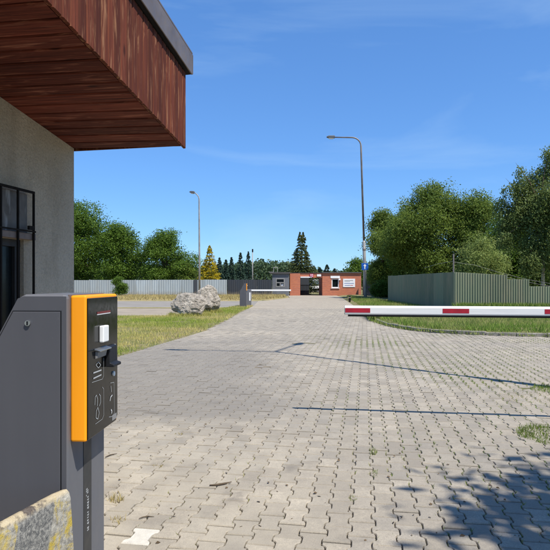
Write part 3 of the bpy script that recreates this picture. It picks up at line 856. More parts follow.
# ticket slot: steel tongue, grey cheek, black hood
ya, z1 = front(95, 350); yb, _ = front(104, 350)
ts = MB().prism([(HXN, ya - 0.006, z1 + 0.004), (HXN + 0.018, ya - 0.006, z1 - 0.001), (HXN + 0.018, ya - 0.006, z1 - 0.005), (HXN, ya - 0.006, z1 - 0.002)], (0, yb - ya + 0.02, 0)).build('ticket_slot', M['steel'], hs, bevel=0.001)
MB().prism([(HXN + 0.0003, ya, z1 - 0.004), (HXN + 0.010, ya, z1 - 0.006), (HXN + 0.006, ya, z1 - 0.024), (HXN + 0.0003, ya, z1 - 0.026)], (0, yb - ya, 0)).build('slot_cheek', M['plate_grey'], ts, bevel=0.001)
yc, zc = front(105.5, 346); yd, zd = front(113, 364)
hd = MB().prism([(HXN + 0.0003, yc, zc), (HXN + 0.012, yc, zc - 0.004), (HXN + 0.014, yc, zd + 0.012), (HXN + 0.026, yc, zd + 0.008), (HXN + 0.026, yc, zd), (HXN + 0.0003, yc, zd)], (0, yd - yc, 0)).build('ticket_holder', M['black_matt'], hs, bevel=0.002)
MB().box(HXN + 0.0003, HXN + 0.004, yd + 0.0005, yd + 0.014, zd + 0.012, zc - 0.002).build('holder_side', M['plate_grey'], hd)
# call button, outlined fields and pictograms printed on the front
yb_, zb_ = front(113.2, 373.5)
disc((HXN + 0.0002, yb_, zb_), (1, 0, 0), 0.0075, 0.004, 24).build('call_button', M['white_plastic'], hs)
def pl(pts, w, name, mat, parent=hs, lift=0.0012):
    """flat printed line through photo pixels, on the front plane"""
    mb = MB(); q = [front(a, b) for a, b in pts]
    for (y_a, z_a), (y_b, z_b) in zip(q[:-1], q[1:]):
        dy, dz = y_b - y_a, z_b - z_a; L = math.hypot(dy, dz) + 1e-9; ny, nz = -dz / L * w / 2, dy / L * w / 2
        mb.raw([(HXN + lift, y_a + ny, z_a + nz), (HXN + lift, y_a - ny, z_a - nz), (HXN + lift, y_b - ny, z_b - nz), (HXN + lift, y_b + ny, z_b + nz)], [(0, 1, 2, 3)])
    return mb.build(name, mat, parent)
pl([(103.2, 358), (103.2, 376), (102, 379), (91.5, 382.5)], 0.0012, 'field_outline', M['print_white'])
pl([(102, 387), (103.3, 389), (103.4, 415), (102, 419), (95, 424)], 0.0012, 'field_outline', M['print_white'])
pl([(110, 383), (113.6, 382.3), (114, 413), (112, 416.5), (108.5, 417)], 0.0012, 'field_outline', M['print_white'])
pl([(93, 373), (101, 370)], 0.004, 'pictogram', M['print_white']); pl([(93, 378.5), (101, 374.7)], 0.004, 'pictogram', M['print_white'])
pl([(95.5, 365), (98, 362), (100.5, 365), (98, 368), (95.5, 365)], 0.002, 'pictogram', M['print_white'])
pl([(94.5, 405), (94.8, 397), (96, 395), (97.2, 399), (97, 406)], 0.0022, 'pictogram', M['print_white'])
pl([(99, 406), (100.3, 402), (100.1, 396), (98.8, 394)], 0.0022, 'pictogram', M['print_white'])
pl([(97.6, 407), (96, 411), (95.6, 418), (97.5, 419), (98.8, 413), (97.8, 408)], 0.0022, 'pictogram', M['print_white'])
pl([(109.6, 401), (110.3, 397), (112, 395)], 0.0035, 'pictogram', M['print_pale'])
pl([(110.6, 409.5), (111.6, 411), (111.2, 413.5)], 0.004, 'pictogram', M['print_pale'])
pl([(110.5, 386), (111, 392)], 0.005, 'pictogram', M['plate_grey'])
ya, zt = front(112, 415.5); yb, _ = front(116.2, 418)
zb = zt - 0.016
MB().box(HXN + 0.0003, HXN + 0.0012, ya, yb, zb, zt).build('name_plate', M['plate_grey'], hs)
# recessed dark strip down the post with small lettering marks
def postpt(px):
    dirv = Vector(((px - HX) / F, 1.0, 0)); o = Vector((0, 0, CAM_H)) - T0
    t = -o.dot(TX) / dirv.dot(TX); p = o + dirv * t
    return p.dot(TY), p.dot(Vector((0, 1, 0))) + T0.y
sy0, _ = postpt(83.3); sy1, sd = postpt(91)
stp = MB().box(0.0002, 0.0016, sy0, sy1, 0.03, z0h - 0.004).build('post_strip', M['strip_black'], term)
mb = MB(); rr = random.Random(3); zc = CAM_H - (484 - HY) / F * sd
zz = zc
mid = (sy0 + sy1) / 2
for r_, c_ in ((0, 0), (0, 1), (1, 0), (1, 2), (2, 1), (2, 2), (3, 0), (1, 1)):
    y = mid - 0.012 + c_ * 0.006; mb.box(0.0017, 0.0020, y, y + 0.0035, zz - r_ * 0.006 - 0.004, zz - r_ * 0.006)
zz -= 0.026
for g in (5, 5, 2):
    for i in range(g):
        wdt = rr.choice((0.009, 0.011)); h = rr.choice((0.0025, 0.004))
        mb.box(0.0017, 0.0020, mid - 0.004, mid - 0.004 + wdt, zz - h, zz)
        if rr.random() < 0.7: mb.box(0.0017, 0.0020, mid - 0.004 + wdt * 0.55, mid - 0.004 + wdt * 0.8, zz - h - 0.0025, zz - h)
        zz -= 0.0078
    zz -= 0.006
mb.build('strip_lettering', M['print_white'], stp)
# second terminal further up the drive
t2 = copy_tree(term)
t2.location = (xat(246.4, 32.0), 31.8, 0)
t2['label'] = 'small far parking ticket terminal beside the distant white barrier arm'

# ------------------------------------------------------------------ striped concrete block in the corner
BA = math.atan2(0.274, 0.961)
blk_loc = Vector((-0.5396, 1.42, 0))
prof_b = [(0.0, 0.842), (-0.005, 0.857), (-0.014, 0.864), (-0.026, 0.862), (-0.036, 0.850), (-0.08, 0.5), (-0.16, 0.25), (-0.18, -0.02), (0.11, -0.02), (0.09, 0.25), (0.028, 0.5), (0.006, 0.76)]
rings = []
NB = 44
for i in range(NB + 1):
    t = -1.9 * (1 - i / NB)
    sh = 1.0 if i < NB - 3 else (0.99, 0.96, 0.86)[i - NB + 3 - 1] if i > NB - 3 else 1.0
    ring = []
    for x, z in prof_b:
        w = 0.004 * mnoise.noise(Vector((x * 25, t * 9, z * 18)))
        ring.append(((x + 0.025) * (0.55 + 0.45 * sh) - 0.025 + w, t + 0.02, z * (1 - (1 - sh) * 0.05) + w))
    rings.append(ring)
m = MB(); kk = len(prof_b)
m.raw([p for r in rings for p in r], [tuple(range(kk)), tuple(range(NB * kk, NB * kk + kk))[::-1]] + [(i * kk + j, i * kk + (j + 1) % kk, (i + 1) * kk + (j + 1) % kk, (i + 1) * kk + j) for i in range(NB) for j in range(kk)])
blk = m.build('concrete_block', M['striped'], smooth=True)
blk.location = blk_loc; blk.rotation_euler = (0, 0, -BA)
md = blk.modifiers.new('edge', 'EDGE_SPLIT'); md.split_angle = math.radians(50)
tag(blk, 'concrete block with worn yellow and grey stripes in the lower left corner', 'concrete block')

# ------------------------------------------------------------------ barriers
def barrier(label, tip, ang, length, zc, reds, lip=True, camside=False):
    d = Vector((math.cos(ang), math.sin(ang), 0))
    end = Vector(tip) + d * length
    t = thing('barrier_gate', label, 'barrier', (end.x, end.y, 0), ang, 'parking barriers')
    h, w = 0.0455, 0.024
    prof_a = [(-w, -h + 0.012), (-w + 0.006, -h), (w - 0.006, -h), (w, -h + 0.012), (w, h - 0.02), (w - 0.010, h - 0.003), (w - 0.016, h), (-w + 0.016, h), (-w + 0.010, h - 0.003), (-w, h - 0.02)]
    arm = MB().prism([(-length, y, zc + z) for y, z in prof_a], (length + 0.15, 0, 0)).build('arm', M['arm_white'], t)
    for a in reds:
        MB().box(-length + max(a, 0.003), -length + a + 0.255, -w - 0.0022, -w - 0.0004, zc - 0.024, zc + 0.021).build('red_marker', M['arm_red'], arm)
    MB().prism([(-length - 0.006, y * 0.93, zc + z * 0.96) for y, z in prof_a], (0.0055, 0, 0)).build('end_cap', M['plate_grey'], arm)
    if lip:
        MB().prism([(-length + 0.03, -0.017, zc - h - 0.0005), (-length + 0.03, 0.017, zc - h - 0.0005), (-length + 0.03, 0.008, zc - h - 0.02), (-length + 0.03, -0.008, zc - h - 0.02)], (length - 0.1, 0, 0)).build('rubber_edge', M['rubber'], arm)
    cab = MB().box(-0.02, 0.34, 0.06, 0.42, 0, zc + 0.06).build('cabinet', M['post_grey'], t, bevel=0.02, seg=3)
    MB().box(0.02, 0.30, 0.056, 0.0595, 0.08, zc - 0.12).build('door', M['anthracite'], cab, bevel=0.001)
    MB().box(-0.026, -0.0205, 0.10, 0.20, zc - 0.5, zc - 0.12).build('reflector', M['white_paint'], cab)
    if camside: MB().box(0.02, 0.10, 0.4205, 0.426, zc - 0.62, zc - 0.12).build('reflector', M['white_paint'], cab)
    MB().tube([(0.16, -0.03, zc), (0.16, 0.0595, zc)], 0.06, 20).build('hub', M['steel'], t)
    return t
barrier('long white barrier arm with red markers across the right side of the drive', (0.721, 5.663, 0), -math.radians(8), 4.0, 1.122, [0.0, 0.97, 1.935, 2.90])
barrier('small distant white barrier arm in front of the far dark fence', (xat(291, 33.4), 33.4, 0), math.radians(180), 2.42, 0.955, [], False, True)

# ------------------------------------------------------------------ street lamps
def lamp(label, base, parts_fn, group='street lamps'):
    t = thing('street_lamp', label, 'street lamp', base, 0, group); parts_fn(t); return t
def head(p, d, L, t, w=0.13):
    d = Vector(d).normalized(); n_ = Vector((-d.y, d.x, 0)).normalized()
    pr = [(-0.5, 0.0), (-0.45, 0.10), (0.25, 0.09), (0.5, 0.03), (0.5, -0.02), (0.3, -0.05), (-0.4, -0.06), (-0.5, -0.03)]
    m = MB().prism([Vector(p) + d * (a * L + L / 2) + n_ * -w + Vector((0, 0, z * 1.3)) for a, z in pr], n_ * 2 * w)
    h = m.build('lamp_head', M['lamp_head'], t, bevel=0.03)
    g = MB().prism([Vector(p) + d * (a * L + L / 2) + n_ * -w * 0.8 + Vector((0, 0, z)) for a, z in [(-0.35, -0.079), (0.28, -0.070), (0.2, -0.13), (-0.25, -0.13)]], n_ * 1.6 * w)
    g.build('lamp_glass', M['lamp_glass'], h)
def right_lamp(t):
    D = 46.7
    z_b = zat(137.5, D); lean = xat(361, D) - xat(365.5, D)
    MB().tube([(0, 0, -0.1), (lean * 0.35, 0, 4.9), (lean * 0.355, 0, 5.0)], [0.15, 0.13, 0.085], 12).build('lower_pole', M['lamp_pale'], t, smooth=True)
    top = Vector((lean, 0, z_b - 0.75))
    pts = [Vector((lean * 0.355, 0, 4.95)), top]
    for k in range(1, 7):
        a = math.pi / 2 * k / 6; pts.append(top + Vector((-0.75 * (1 - math.cos(a)), 0, 0.75 * math.sin(a))))
    end = pts[-1] + Vector((-1.45, 0, 0.02)); pts.append(end)
    MB().tube(pts, [0.09, 0.075] + [0.06] * 6 + [0.05], 12).build('upper_pole', M['lamp_pole'], t, smooth=True)
    head(end, (-1, 0, 0.02), 0.72, t)
    MB().tube([(lean * 0.30, 0, 4.15), (lean * 0.30, 0, 4.3)], [0.15, 0.15], 12).build('collar', M['lamp_pole'], t)
rl = lamp('tall brown street lamp with horizontal arm carrying a blue arrow sign', (xat(365.5, 46.7), 46.7, 0), right_lamp)
def left_lamp(t):
    D = 52; z_b = zat(196, D)
    top = Vector((-0.05, 0, z_b - 0.3))
    pts = [Vector((0, 0, -0.1)), Vector((-0.02, 0, 4.0)), top, top + Vector((-0.06, 0, 0.25)), top + Vector((-0.22, 0, 0.45)), top + Vector((-0.42, 0, 0.62))]
    MB().tube(pts, [0.10, 0.085, 0.06, 0.05, 0.05, 0.045], 10).build('pole', M['galv'], t, smooth=True)
    head(pts[-1], (-1, 0.2, 0.12), 0.5, t, 0.12)
lamp('slim grey street lamp with short bent arm behind the two boulders', (xat(199.6, 52), 52, 0), left_lamp)
def near_lamp(t):
    H = 8.95
    MB().tube([(0, 0, -0.1), (0, 0, 2.2), (0, 0, 2.3), (0, 0, H)], [0.085, 0.08, 0.055, 0.038], 12).build('pole', M['lamp_pole'], t, smooth=True)
    for d in (Vector((-1.75, 0.30, 0.08)), Vector((0.5, 1.25, 0.1))):
        e = Vector((0, 0, H)) + d
        MB().tube([(0, 0, H - 0.1), Vector((0, 0, H)) + d * 0.1 + Vector((0, 0, 0.02)), e], [0.034, 0.03, 0.026], 10).build('arm', M['lamp_pole'], t, smooth=True)
        head(e, (d.x, d.y, 0), 0.55, t, 0.05)
lamp('two-armed street lamp right of the view, its thin shadow crossing the paving', (4.0, 7.15, 0), near_lamp)

# blue one-way sign on the lamp
D = 46.2
sg = thing('arrow_sign', 'square blue traffic sign with white upward arrow on the lamp pole', 'sign', (xat(364.9, D), D, zat(266.6, D)))
S = 0.29
MB().box(-S, S, 0, 0.02, -S, S).build('sign_plate', M['sign_blue'], sg, bevel=0.008)
MB().prism([(x, -0.004, z) for x, z in [(-0.045, -0.2), (0.045, -0.2), (0.045, 0.06), (0.13, 0.06), (0, 0.22), (-0.13, 0.06), (-0.045, 0.06)]], (0, 0.003, 0)).build('arrow', M['white_paint'], sg)
MB().box(-0.15, 0.15, 0.021, 0.30, -0.05, 0.05).build('bracket', M['galv'], sg)

# short marker post near the far drive edge
mp = thing('marker_post', 'short dark marker post at the far right edge of the drive', 'post', gpt(349.7, 302))
MB().box(-0.07, 0.07, -0.06, 0.06, -0.05, 0.44).build('post', M['iron'], mp, bevel=0.02)
MB().box(-0.075, 0.075, -0.066, 0.066, 0.30, 0.36).build('band', M['galv'], mp)

# ------------------------------------------------------------------ fences
def sheet_panel(a, b, z0, z1a, z1b, mat, parent, pitch=0.10, depth=0.022, name='panel'):
    a = Vector(a); b = Vector(b); L = (b - a).length; d = (b - a) / L; nn = Vector((d.y, -d.x, 0))
    k = max(2, int(round(L / pitch))); pts = []
    for i in range(k):
        t = i * L / k; w = L / k
        for f_, o_ in ((0.0, 0), (0.38, 0), (0.5, 1), (0.88, 1)): pts.append((t + w * f_, o_ * depth))
    pts.append((L, 0))
    v, f = [], []
    for t, o_ in pts:
        p = a + d * t + nn * o_; zt = z1a + (z1b - z1a) * t / L
        v += [(p.x, p.y, z0), (p.x, p.y, zt)]
    nP = len(pts)
    for t, o_ in pts:
        p = a + d * t + nn * (o_ - 0.004); zt = z1a + (z1b - z1a) * t / L
        v += [(p.x, p.y, z0), (p.x, p.y, zt)]
    for i in range(nP - 1):
        f.append((2 * i, 2 * i + 2, 2 * i + 3, 2 * i + 1))
        j = 2 * nP
        f.append((j + 2 * i, j + 2 * i + 1, j + 2 * i + 3, j + 2 * i + 2))
        f.append((2 * i + 1, 2 * i + 3, j + 2 * i + 3, j + 2 * i + 1))
    m = MB(); m.v = [tuple(Vector(q) - parent.location) for q in v]; m.f = f
    return m.build(name, mat, parent, recalc=False)
# right green fence: leaves the drive, corner, then steps down to the right
A = Vector((xat(388, 39), 39, 0)); B = Vector((xat(454, 25), 25, 0)); Cc = Vector((xat(507.5, 24.6), 24.6, 0)); Dd = Vector((xat(529.3, 24.5), 24.5, 0))
rf = thing('metal_fence', 'green corrugated metal fence behind the near barrier, stepping down to the right', 'fence', (B.x, B.y, 0))
nP = 9
for i in range(nP):
    a = A.lerp(B, i / nP); b = A.lerp(B, (i + 1) / nP)
    sheet_panel(a, b - (b - a).normalized() * 0.004, -0.05, 1.90 + random.uniform(-0.012, 0.012), 1.90 + random.uniform(-0.012, 0.012), M['sheet_green'], rf, 0.2, 0.02)
for (p, q, za_, zb_, nn) in ((B, Cc, zat(272, 25), zat(275, 24.6), 3), (Cc, Dd, zat(279.2, 24.6), zat(279.2, 24.5), 1), (Dd, Dd + (Dd - Cc) * 1.35, zat(286.3, 24.5), zat(286.3, 24.5), 1), (Dd + (Dd - Cc) * 1.35, Dd + (Dd - Cc) * 5.0, 1.15, 0.95, 3)):
    for i in range(nn):
        a = p.lerp(q, i / nn); b = p.lerp(q, (i + 1) / nn)
        sheet_panel(a, b - (b - a).normalized() * 0.004, -0.05, za_ + (zb_ - za_) * i / nn, za_ + (zb_ - za_) * (i + 1) / nn, M['sheet_green'], rf, 0.105, 0.026)
def fpost(p, h, r=0.035):
    q = Vector(p) - rf.location
    return MB().tube([(q.x, q.y, -0.1), (q.x, q.y, h)], r, 8).build('post', M['lamp_pole'], rf)
fpost(B + Vector((0.05, 0.22, 0)), zat(254, 25.2)); fpost(A + Vector((0.1, 0.2, 0)), 1.8); fpost(Cc + Vector((0, 0.15, 0)), zat(275, 24.6)); fpost(Dd + Vector((0, 0.15, 0)), zat(280, 24.5))
def wire(pts, r=0.006):
    return MB().tube([Vector(p) - rf.location for p in pts], r, 5).build('wire', M['galv'], rf)
for dz in (0.0, 0.12):
    wire([Cc + Vector((-0.3, 0.15, zat(272.5, 24.6) - dz)), Dd + Vector((0, 0.15, zat(279.5, 24.5) - dz)), Dd + Vector((1.3, 0.12, zat(287, 24.5) - dz + 0.1)), Dd + Vector((3.0, 0.1, 0.98 - dz))])
wire([B + Vector((0.05, 0.22, zat(261, 25.2))), B + Vector((-0.5, 0.9, zat(264, 25.9))), B + Vector((-0.9, 1.7, zat(268, 26.7)))], 0.008)
wire([B + Vector((0.05, 0.22, zat(262, 25.2))), B + Vector((1.0, 0.2, zat(265, 25.2))), Cc + Vector((-0.3, 0.15, zat(272.5, 24.6)))], 0.006)
# short dark return between the fence end and the brick house
rf2 = thing('dark_fence', 'short dark fence section between lamp base and brick gatehouse', 'fence', (9.6, 60.5, 0))
for i in range(5):
    a = Vector((9.75, 61.2, 0)).lerp(Vector((10.4, 46, 0)), i / 5); b = Vector((9.75, 61.2, 0)).lerp(Vector((10.4, 46, 0)), (i + 1) / 5)
    sheet_panel(a, b, -0.05, 1.75, 1.75, M['sheet_dark'], rf2, 0.3, 0.03)
# left pale fence and dark fence at the end of the yard
lf = thing('pale_fence', 'long pale grey sheet metal fence below the left trees', 'fence', (-20, 59.6, 0))
xs_ = np.linspace(-40, xat(227, 59.6), 15)
for a, b in zip(xs_[:-1], xs_[1:]):
    h = 1.74 + random.uniform(-0.03, 0.03)
    sheet_panel((a, 59.6, 0), (b - 0.02, 59.6, 0), -0.02, h, h + random.uniform(-0.02, 0.02), M['sheet_pale'], lf, 0.25, 0.03)
    q = Vector((a, 59.66, 0)) - lf.location
    MB().box(q.x - 0.05, q.x + 0.05, 0.06, 0.16, -0.02, 1.78).build('post', M['galv'], lf)
q = Vector((xat(195.5, 59.6), 59.6, 0)) - lf.location
MB().box(q.x - 0.2, q.x + 0.2, -0.06, -0.035, -0.02, 1.74).build('gap_board', M['sheet_dark'], lf)
df = thing('dark_fence', 'dark grey metal fence between pale fence and grey kiosk', 'fence', (-3, 60.2, 0))
xs_ = np.linspace(xat(227, 59.9), xat(272, 61), 4)
for a, b in zip(xs_[:-1], xs_[1:]):
    sheet_panel((a, 60.2, 0), (b - 0.015, 60.2, 0), -0.02, 1.76, 1.76, M['sheet_dark'], df, 0.2, 0.03)

# ------------------------------------------------------------------ brick gatehouse and kiosk at the end of the drive
BY = 61.6
def bx(px): return xat(px, BY)
gh = thing('brick_gatehouse', 'low red brick gatehouse with open gateway at the end of the drive', 'building', (bx(340), BY, 0))
def gb(x0, x1, y0, y1, z0, z1, name, mat, parent=None, bevel=0.0):
    L = gh.location
    return MB().box(x0 - L.x, x1 - L.x, y0 - L.y, y1 - L.y, z0, z1).build(name, mat, parent or gh, bevel=bevel)
ZT = zat(273.2, BY)
gb(bx(290), bx(300.2), BY, BY + 1.6, -0.1, ZT, 'pillar', M['brick'])
gb(bx(300.3), bx(322.3), BY + 0.05, BY + 1.5, zat(277.6, BY), ZT - 0.02, 'lintel', M['brick'])
# right block with a real window opening
wx0, wx1, wz0, wz1 = bx(331.6), bx(339.0), zat(287.8, BY), zat(278.8, BY)
x0, x1 = bx(322.4), bx(361.2)
m = MB(); L = gh.location
for a, b, c_, d_ in ((x0, wx0, -0.1, ZT), (wx1, x1, -0.1, ZT), (wx0, wx1, -0.1, wz0), (wx0, wx1, wz1, ZT)):
    m.box(a - L.x, b - L.x, 0, 0.35, c_, d_)
m.box(x0 - L.x, x0 - L.x + 0.3, 0.35, 5, -0.1, ZT).box(x1 - L.x - 0.3, x1 - L.x, 0.35, 5, -0.1, ZT).box(x0 - L.x + 0.3, x1 - L.x - 0.3, 4.7, 5, -0.1, ZT)
m.build('wall', M['brick'], gh)
w = gb(wx0, wx1, BY + 0.16, BY + 0.2, wz0, wz1, 'window', M['dark_glass'])
for a, b, c_, d_ in ((wx0, wx0 + 0.1, wz0, wz1), (wx1 - 0.1, wx1, wz0, wz1), (wx0 + 0.1, wx1 - 0.1, wz1 - 0.08, wz1), (wx0 + 0.1, wx1 - 0.1, wz0, wz0 + 0.09)):
    gb(a, b, BY + 0.06, BY + 0.15, c_, d_, 'window_frame', M['white_paint'], w)
gb(wx0 - 0.06, wx1 + 0.06, BY - 0.1, BY + 0.055, wz0 - 0.07, wz0 - 0.002, 'window_sill', M['white_paint'], w)
gb(bx(330.6), bx(339.8), BY - 0.04, BY - 0.002, zat(278.2, BY), zat(275.9, BY), 'sign_strip', M['white_paint'])
gb(bx(338.6), bx(340.4), BY - 0.14, BY - 0.002, zat(280.2, BY), zat(278.6, BY), 'wall_lamp', M['white_paint'])
rfp = gb(bx(322.0), bx(361.7), BY - 0.15, BY + 5.15, ZT, ZT + 0.12, 'roof', M['roof_dark'])
gb(bx(289.6), bx(321.9), BY - 0.02, BY + 1.7, ZT, ZT + 0.05, 'roof_edge', M['roof_dark'])
gb(bx(300.5), bx(312), BY - 0.03, BY + 0.045, zat(277.7, BY), zat(276.6, BY), 'lintel_trim', M['white_paint'])
nb = gb(bx(343.0), bx(355.0), BY - 0.05, BY - 0.002, zat(287.2, BY), zat(278.8, BY), 'notice_board', M['white_paint'], bevel=0.01)
for i, (py, a, b, mt) in enumerate(((280.6, 344.4, 353.0, 'plate_grey'), (281.6, 344.4, 350.0, 'print_white'), (283.4, 344.2, 353.8, 'ink_blue'), (285.4, 344.6, 350.0, 'ink_blue'), (285.4, 350.2, 353.0, 'ink_red'))):
    gb(bx(a), bx(b), BY - 0.054, BY - 0.051, zat(py + 0.28, BY), zat(py - 0.28, BY), 'notice_line', M[mt], nb)
gsn = gb(bx(309.8), bx(313.4), BY - 0.03, BY + 0.045, zat(277.3, BY), zat(273.9, BY), 'gate_emblem', M['sign_red'])
for i in range(2):
    for j in range(2):
        gb(bx(310.5 + i * 1.45), bx(311.4 + i * 1.45), BY - 0.035, BY - 0.031, zat(275.1 + j * 1.5, BY), zat(274.3 + j * 1.5, BY), 'emblem_square', M['white_paint'], gsn)
gb(bx(317), bx(321.2), BY - 0.03, BY + 0.045, zat(276.4, BY), zat(274.3, BY), 'gate_sign', M['white_paint'])
# gate leaf of upright bars, half open
gt = gb(bx(301), bx(311.5), BY + 0.9, BY + 0.95, 0.10, 0.16, 'gate', M['iron'])
gb(bx(301), bx(311.5), BY + 0.9, BY + 0.95, 1.1, 1.16, 'gate_rail', M['iron'], gt)
for i in range(8):
    xx = bx(301) + i * (bx(311.5) - bx(301)) / 7
    gb(xx - 0.02, xx + 0.02, BY + 0.897, BY + 0.953, 0.03, 1.25, 'gate_bar', M['iron'], gt)
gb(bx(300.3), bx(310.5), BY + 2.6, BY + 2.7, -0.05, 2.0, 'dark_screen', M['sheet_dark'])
# kiosk
kx0, kx1, KY = bx(272.3), bx(289.0), BY - 0.6
ks = thing('grey_kiosk', 'small grey flat-roofed kiosk with white window left of the brick gatehouse', 'kiosk', (bx(280), KY, 0))
def kb(x0, x1, y0, y1, z0, z1, name, mat, parent=None, bevel=0.0):
    L = ks.location
    return MB().box(x0 - L.x, x1 - L.x, y0 - L.y, y1 - L.y, z0, z1).build(name, mat, parent or ks, bevel=bevel)
kt = zat(273.6, KY)
vx0, vx1, vz0, vz1 = bx(275.8), bx(284.6), zat(287, KY), zat(278.3, KY)
m = MB(); L = ks.location
for a, b, c_, d_ in ((kx0, vx0, -0.1, kt), (vx1, kx1, -0.1, kt), (vx0, vx1, -0.1, vz0), (vx0, vx1, vz1, kt)): m.box(a - L.x, b - L.x, 0, 0.2, c_, d_)
m.box(kx0 - L.x, kx0 - L.x + 0.15, 0.2, 2.4, -0.1, kt).box(kx1 - L.x - 0.15, kx1 - L.x, 0.2, 2.4, -0.1, kt)
m.build('wall', M['kiosk_grey'], ks)
w = kb(vx0, vx1, KY + 0.1, KY + 0.14, vz0, vz1, 'window', M['dark_glass'])
zm = (vz0 + vz1) / 2
for a, b, c_, d_ in ((vx0, vx0 + 0.1, vz0, vz1), (vx1 - 0.1, vx1, vz0, vz1), (vx0 + 0.1, vx1 - 0.1, vz1 - 0.1, vz1), (vx0 + 0.1, vx1 - 0.1, vz0, vz0 + 0.1), (vx0 + 0.1, vx1 - 0.1, zm - 0.05, zm + 0.05)):
    kb(a, b, KY - 0.02, KY + 0.09, c_, d_, 'window_frame', M['plate_grey'], w)
kb((vx0 + vx1) / 2 - 0.05, (vx0 + vx1) / 2 + 0.05, KY - 0.015, KY + 0.085, vz0 + 0.11, zm - 0.06, 'window_frame', M['plate_grey'], w)
kb((vx0 + vx1) / 2 + 0.1, (vx0 + vx1) / 2 + 0.35, KY + 0.092, KY + 0.098, vz0 + 0.12, vz0 + 0.35, 'notice', M['white_paint'], w)
r_ = kb(kx0 - 0.25, kx1 + 0.1, KY - 0.2, KY + 2.6, kt, kt + 0.15, 'roof', M['roof_dark'])
for a, b, c_, d_ in ((bx(273.4), bx(273.9), 0.151, 0.72), (bx(277.4), bx(277.9), 0.151, 0.72), (bx(273.95), bx(277.35), 0.64, 0.72), (bx(268.5), bx(273.3), 0.155, 0.21)):
    kb(a, b, KY + 0.3, KY + 0.36, kt + c_, kt + d_, 'roof_frame', M['galv'], r_)
# white van parked inside the gateway
vn = thing('parked_van', 'white van seen through the brick gateway', 'van', (bx(319), BY + 6.5, 0))
vm = MB().prism([(-0.95, y, z) for y, z in [(0, 0.35), (-0.05, 0.75), (0.0, 0.95), (0.75, 1.05), (1.35, 1.75), (1.6, 1.82), (4.2, 1.82), (4.3, 0.35)]], (1.9, 0, 0)).build('body', M['white_paint'], vn, bevel=0.06, seg=3)
MB().prism([(-0.8, 0.80, 1.10), (0.8, 0.80, 1.10), (0.72, 1.29, 1.675), (-0.72, 1.29, 1.675)], (0, -0.03, 0.02)).build('windscreen', M['van_glass'], vn)
for sx in (-1, 1):
    MB().box(sx * 0.7 - 0.15, sx * 0.7 + 0.15, -0.075, -0.02, 0.62, 0.8).build('headlight', M['steel'], vn, bevel=0.015)
    for yy in (0.8, 3.5):
        ty = MB().tube([(sx * 0.96 - 0.1, yy, 0.33), (sx * 0.96 + 0.02, yy, 0.33)], 0.33, 20).build('wheel', M['rubber'], vn)
        MB().tube([(sx * 0.96 + (0.021 if sx > 0 else -0.121), yy, 0.33), (sx * 0.96 + (0.03 if sx > 0 else -0.112), yy, 0.33)], 0.19, 14).build('rim', M['steel'], ty)
MB().box(-0.55, 0.55, -0.07, -0.02, 0.45, 0.7).build('grille', M['iron'], vn)
MB().box(-0.93, 0.93, -0.1, 0.05, 0.3, 0.43).build('bumper', M['plate_grey'], vn, bevel=0.03)
# thin pole rising behind the dark fence
tp = thing('thin_pole', 'thin grey pole with dark tip rising behind the dark fence', 'pole', (xat(252.6, 72), 72, 0))
MB().tube([(0, 0, -0.1), (0, 0, zat(251, 72))], [0.09, 0.06], 8).build('shaft', M['galv'], tp, smooth=True)
MB().box(-0.09, 0.09, -0.09, 0.09, zat(252, 72), zat(249, 72)).build('cap', M['iron'], tp, bevel=0.02)

# ------------------------------------------------------------------ boulders
def boulder(label, px, py_base, w, h, dep, seed, rz, z0=0.0):
    b = bmesh.new(); bmesh.ops.create_icosphere(b, subdivisions=5, radius=1.0)
    rs = random.Random(seed); off = Vector((rs.uniform(-9, 9), rs.uniform(-9, 9), rs.uniform(-9, 9)))
    planes = [(Vector((rs.gauss(0, 1), rs.gauss(0, 1), rs.gauss(0, 0.8))).normalized(), rs.uniform(0.62, 0.86)) for _ in range(13)]
    for v in b.verts:
        p = v.co.copy()
        for nrm, dd in planes:
            e = p.dot(nrm) - dd
            if e > 0: p -= nrm * e * 0.92
        p *= 1 + 0.18 * mnoise.fractal(p * 1.7 + off, 1.0, 2.0, 5) + 0.055 * mnoise.fractal(p * 5 + off, 0.7, 2.1, 5)
        v.co = p
    xs = [v.co.x for v in b.verts]; ys = [v.co.y for v in b.verts]; zs_ = [v.co.z for v in b.verts]
    for v in b.verts:
        v.co.x = (v.co.x - (max(xs) + min(xs)) / 2) * w / (max(xs) - min(xs))
        v.co.y = (v.co.y - (max(ys) + min(ys)) / 2) * dep / (max(ys) - min(ys))
        v.co.z = (v.co.z - min(zs_)) * (h + 0.15) / (max(zs_) - min(zs_)) - 0.13
    me = bpy.data.meshes.new('boulder'); b.to_mesh(me); b.free(); me.materials.append(M['boulder'])
    o = bpy.data.objects.new('boulder', me); COL.objects.link(o)
    p = gpt(px, py_base); o.location = (p.x, p.y + 0.3, z0); o.rotation_euler = (0, 0, rz)
    return tag(o, label, 'boulder', 'boulders on the verge')
boulder('grey-white boulder, the nearer and wider of the two on the verge', 188.5, 317.0, 1.58, 1.0, 1.2, 4, 0.0)
boulder('pinkish boulder, the rear and taller of the two on the verge', 206.5, 313.5, 1.25, 1.32, 1.2, 12, 0.0)

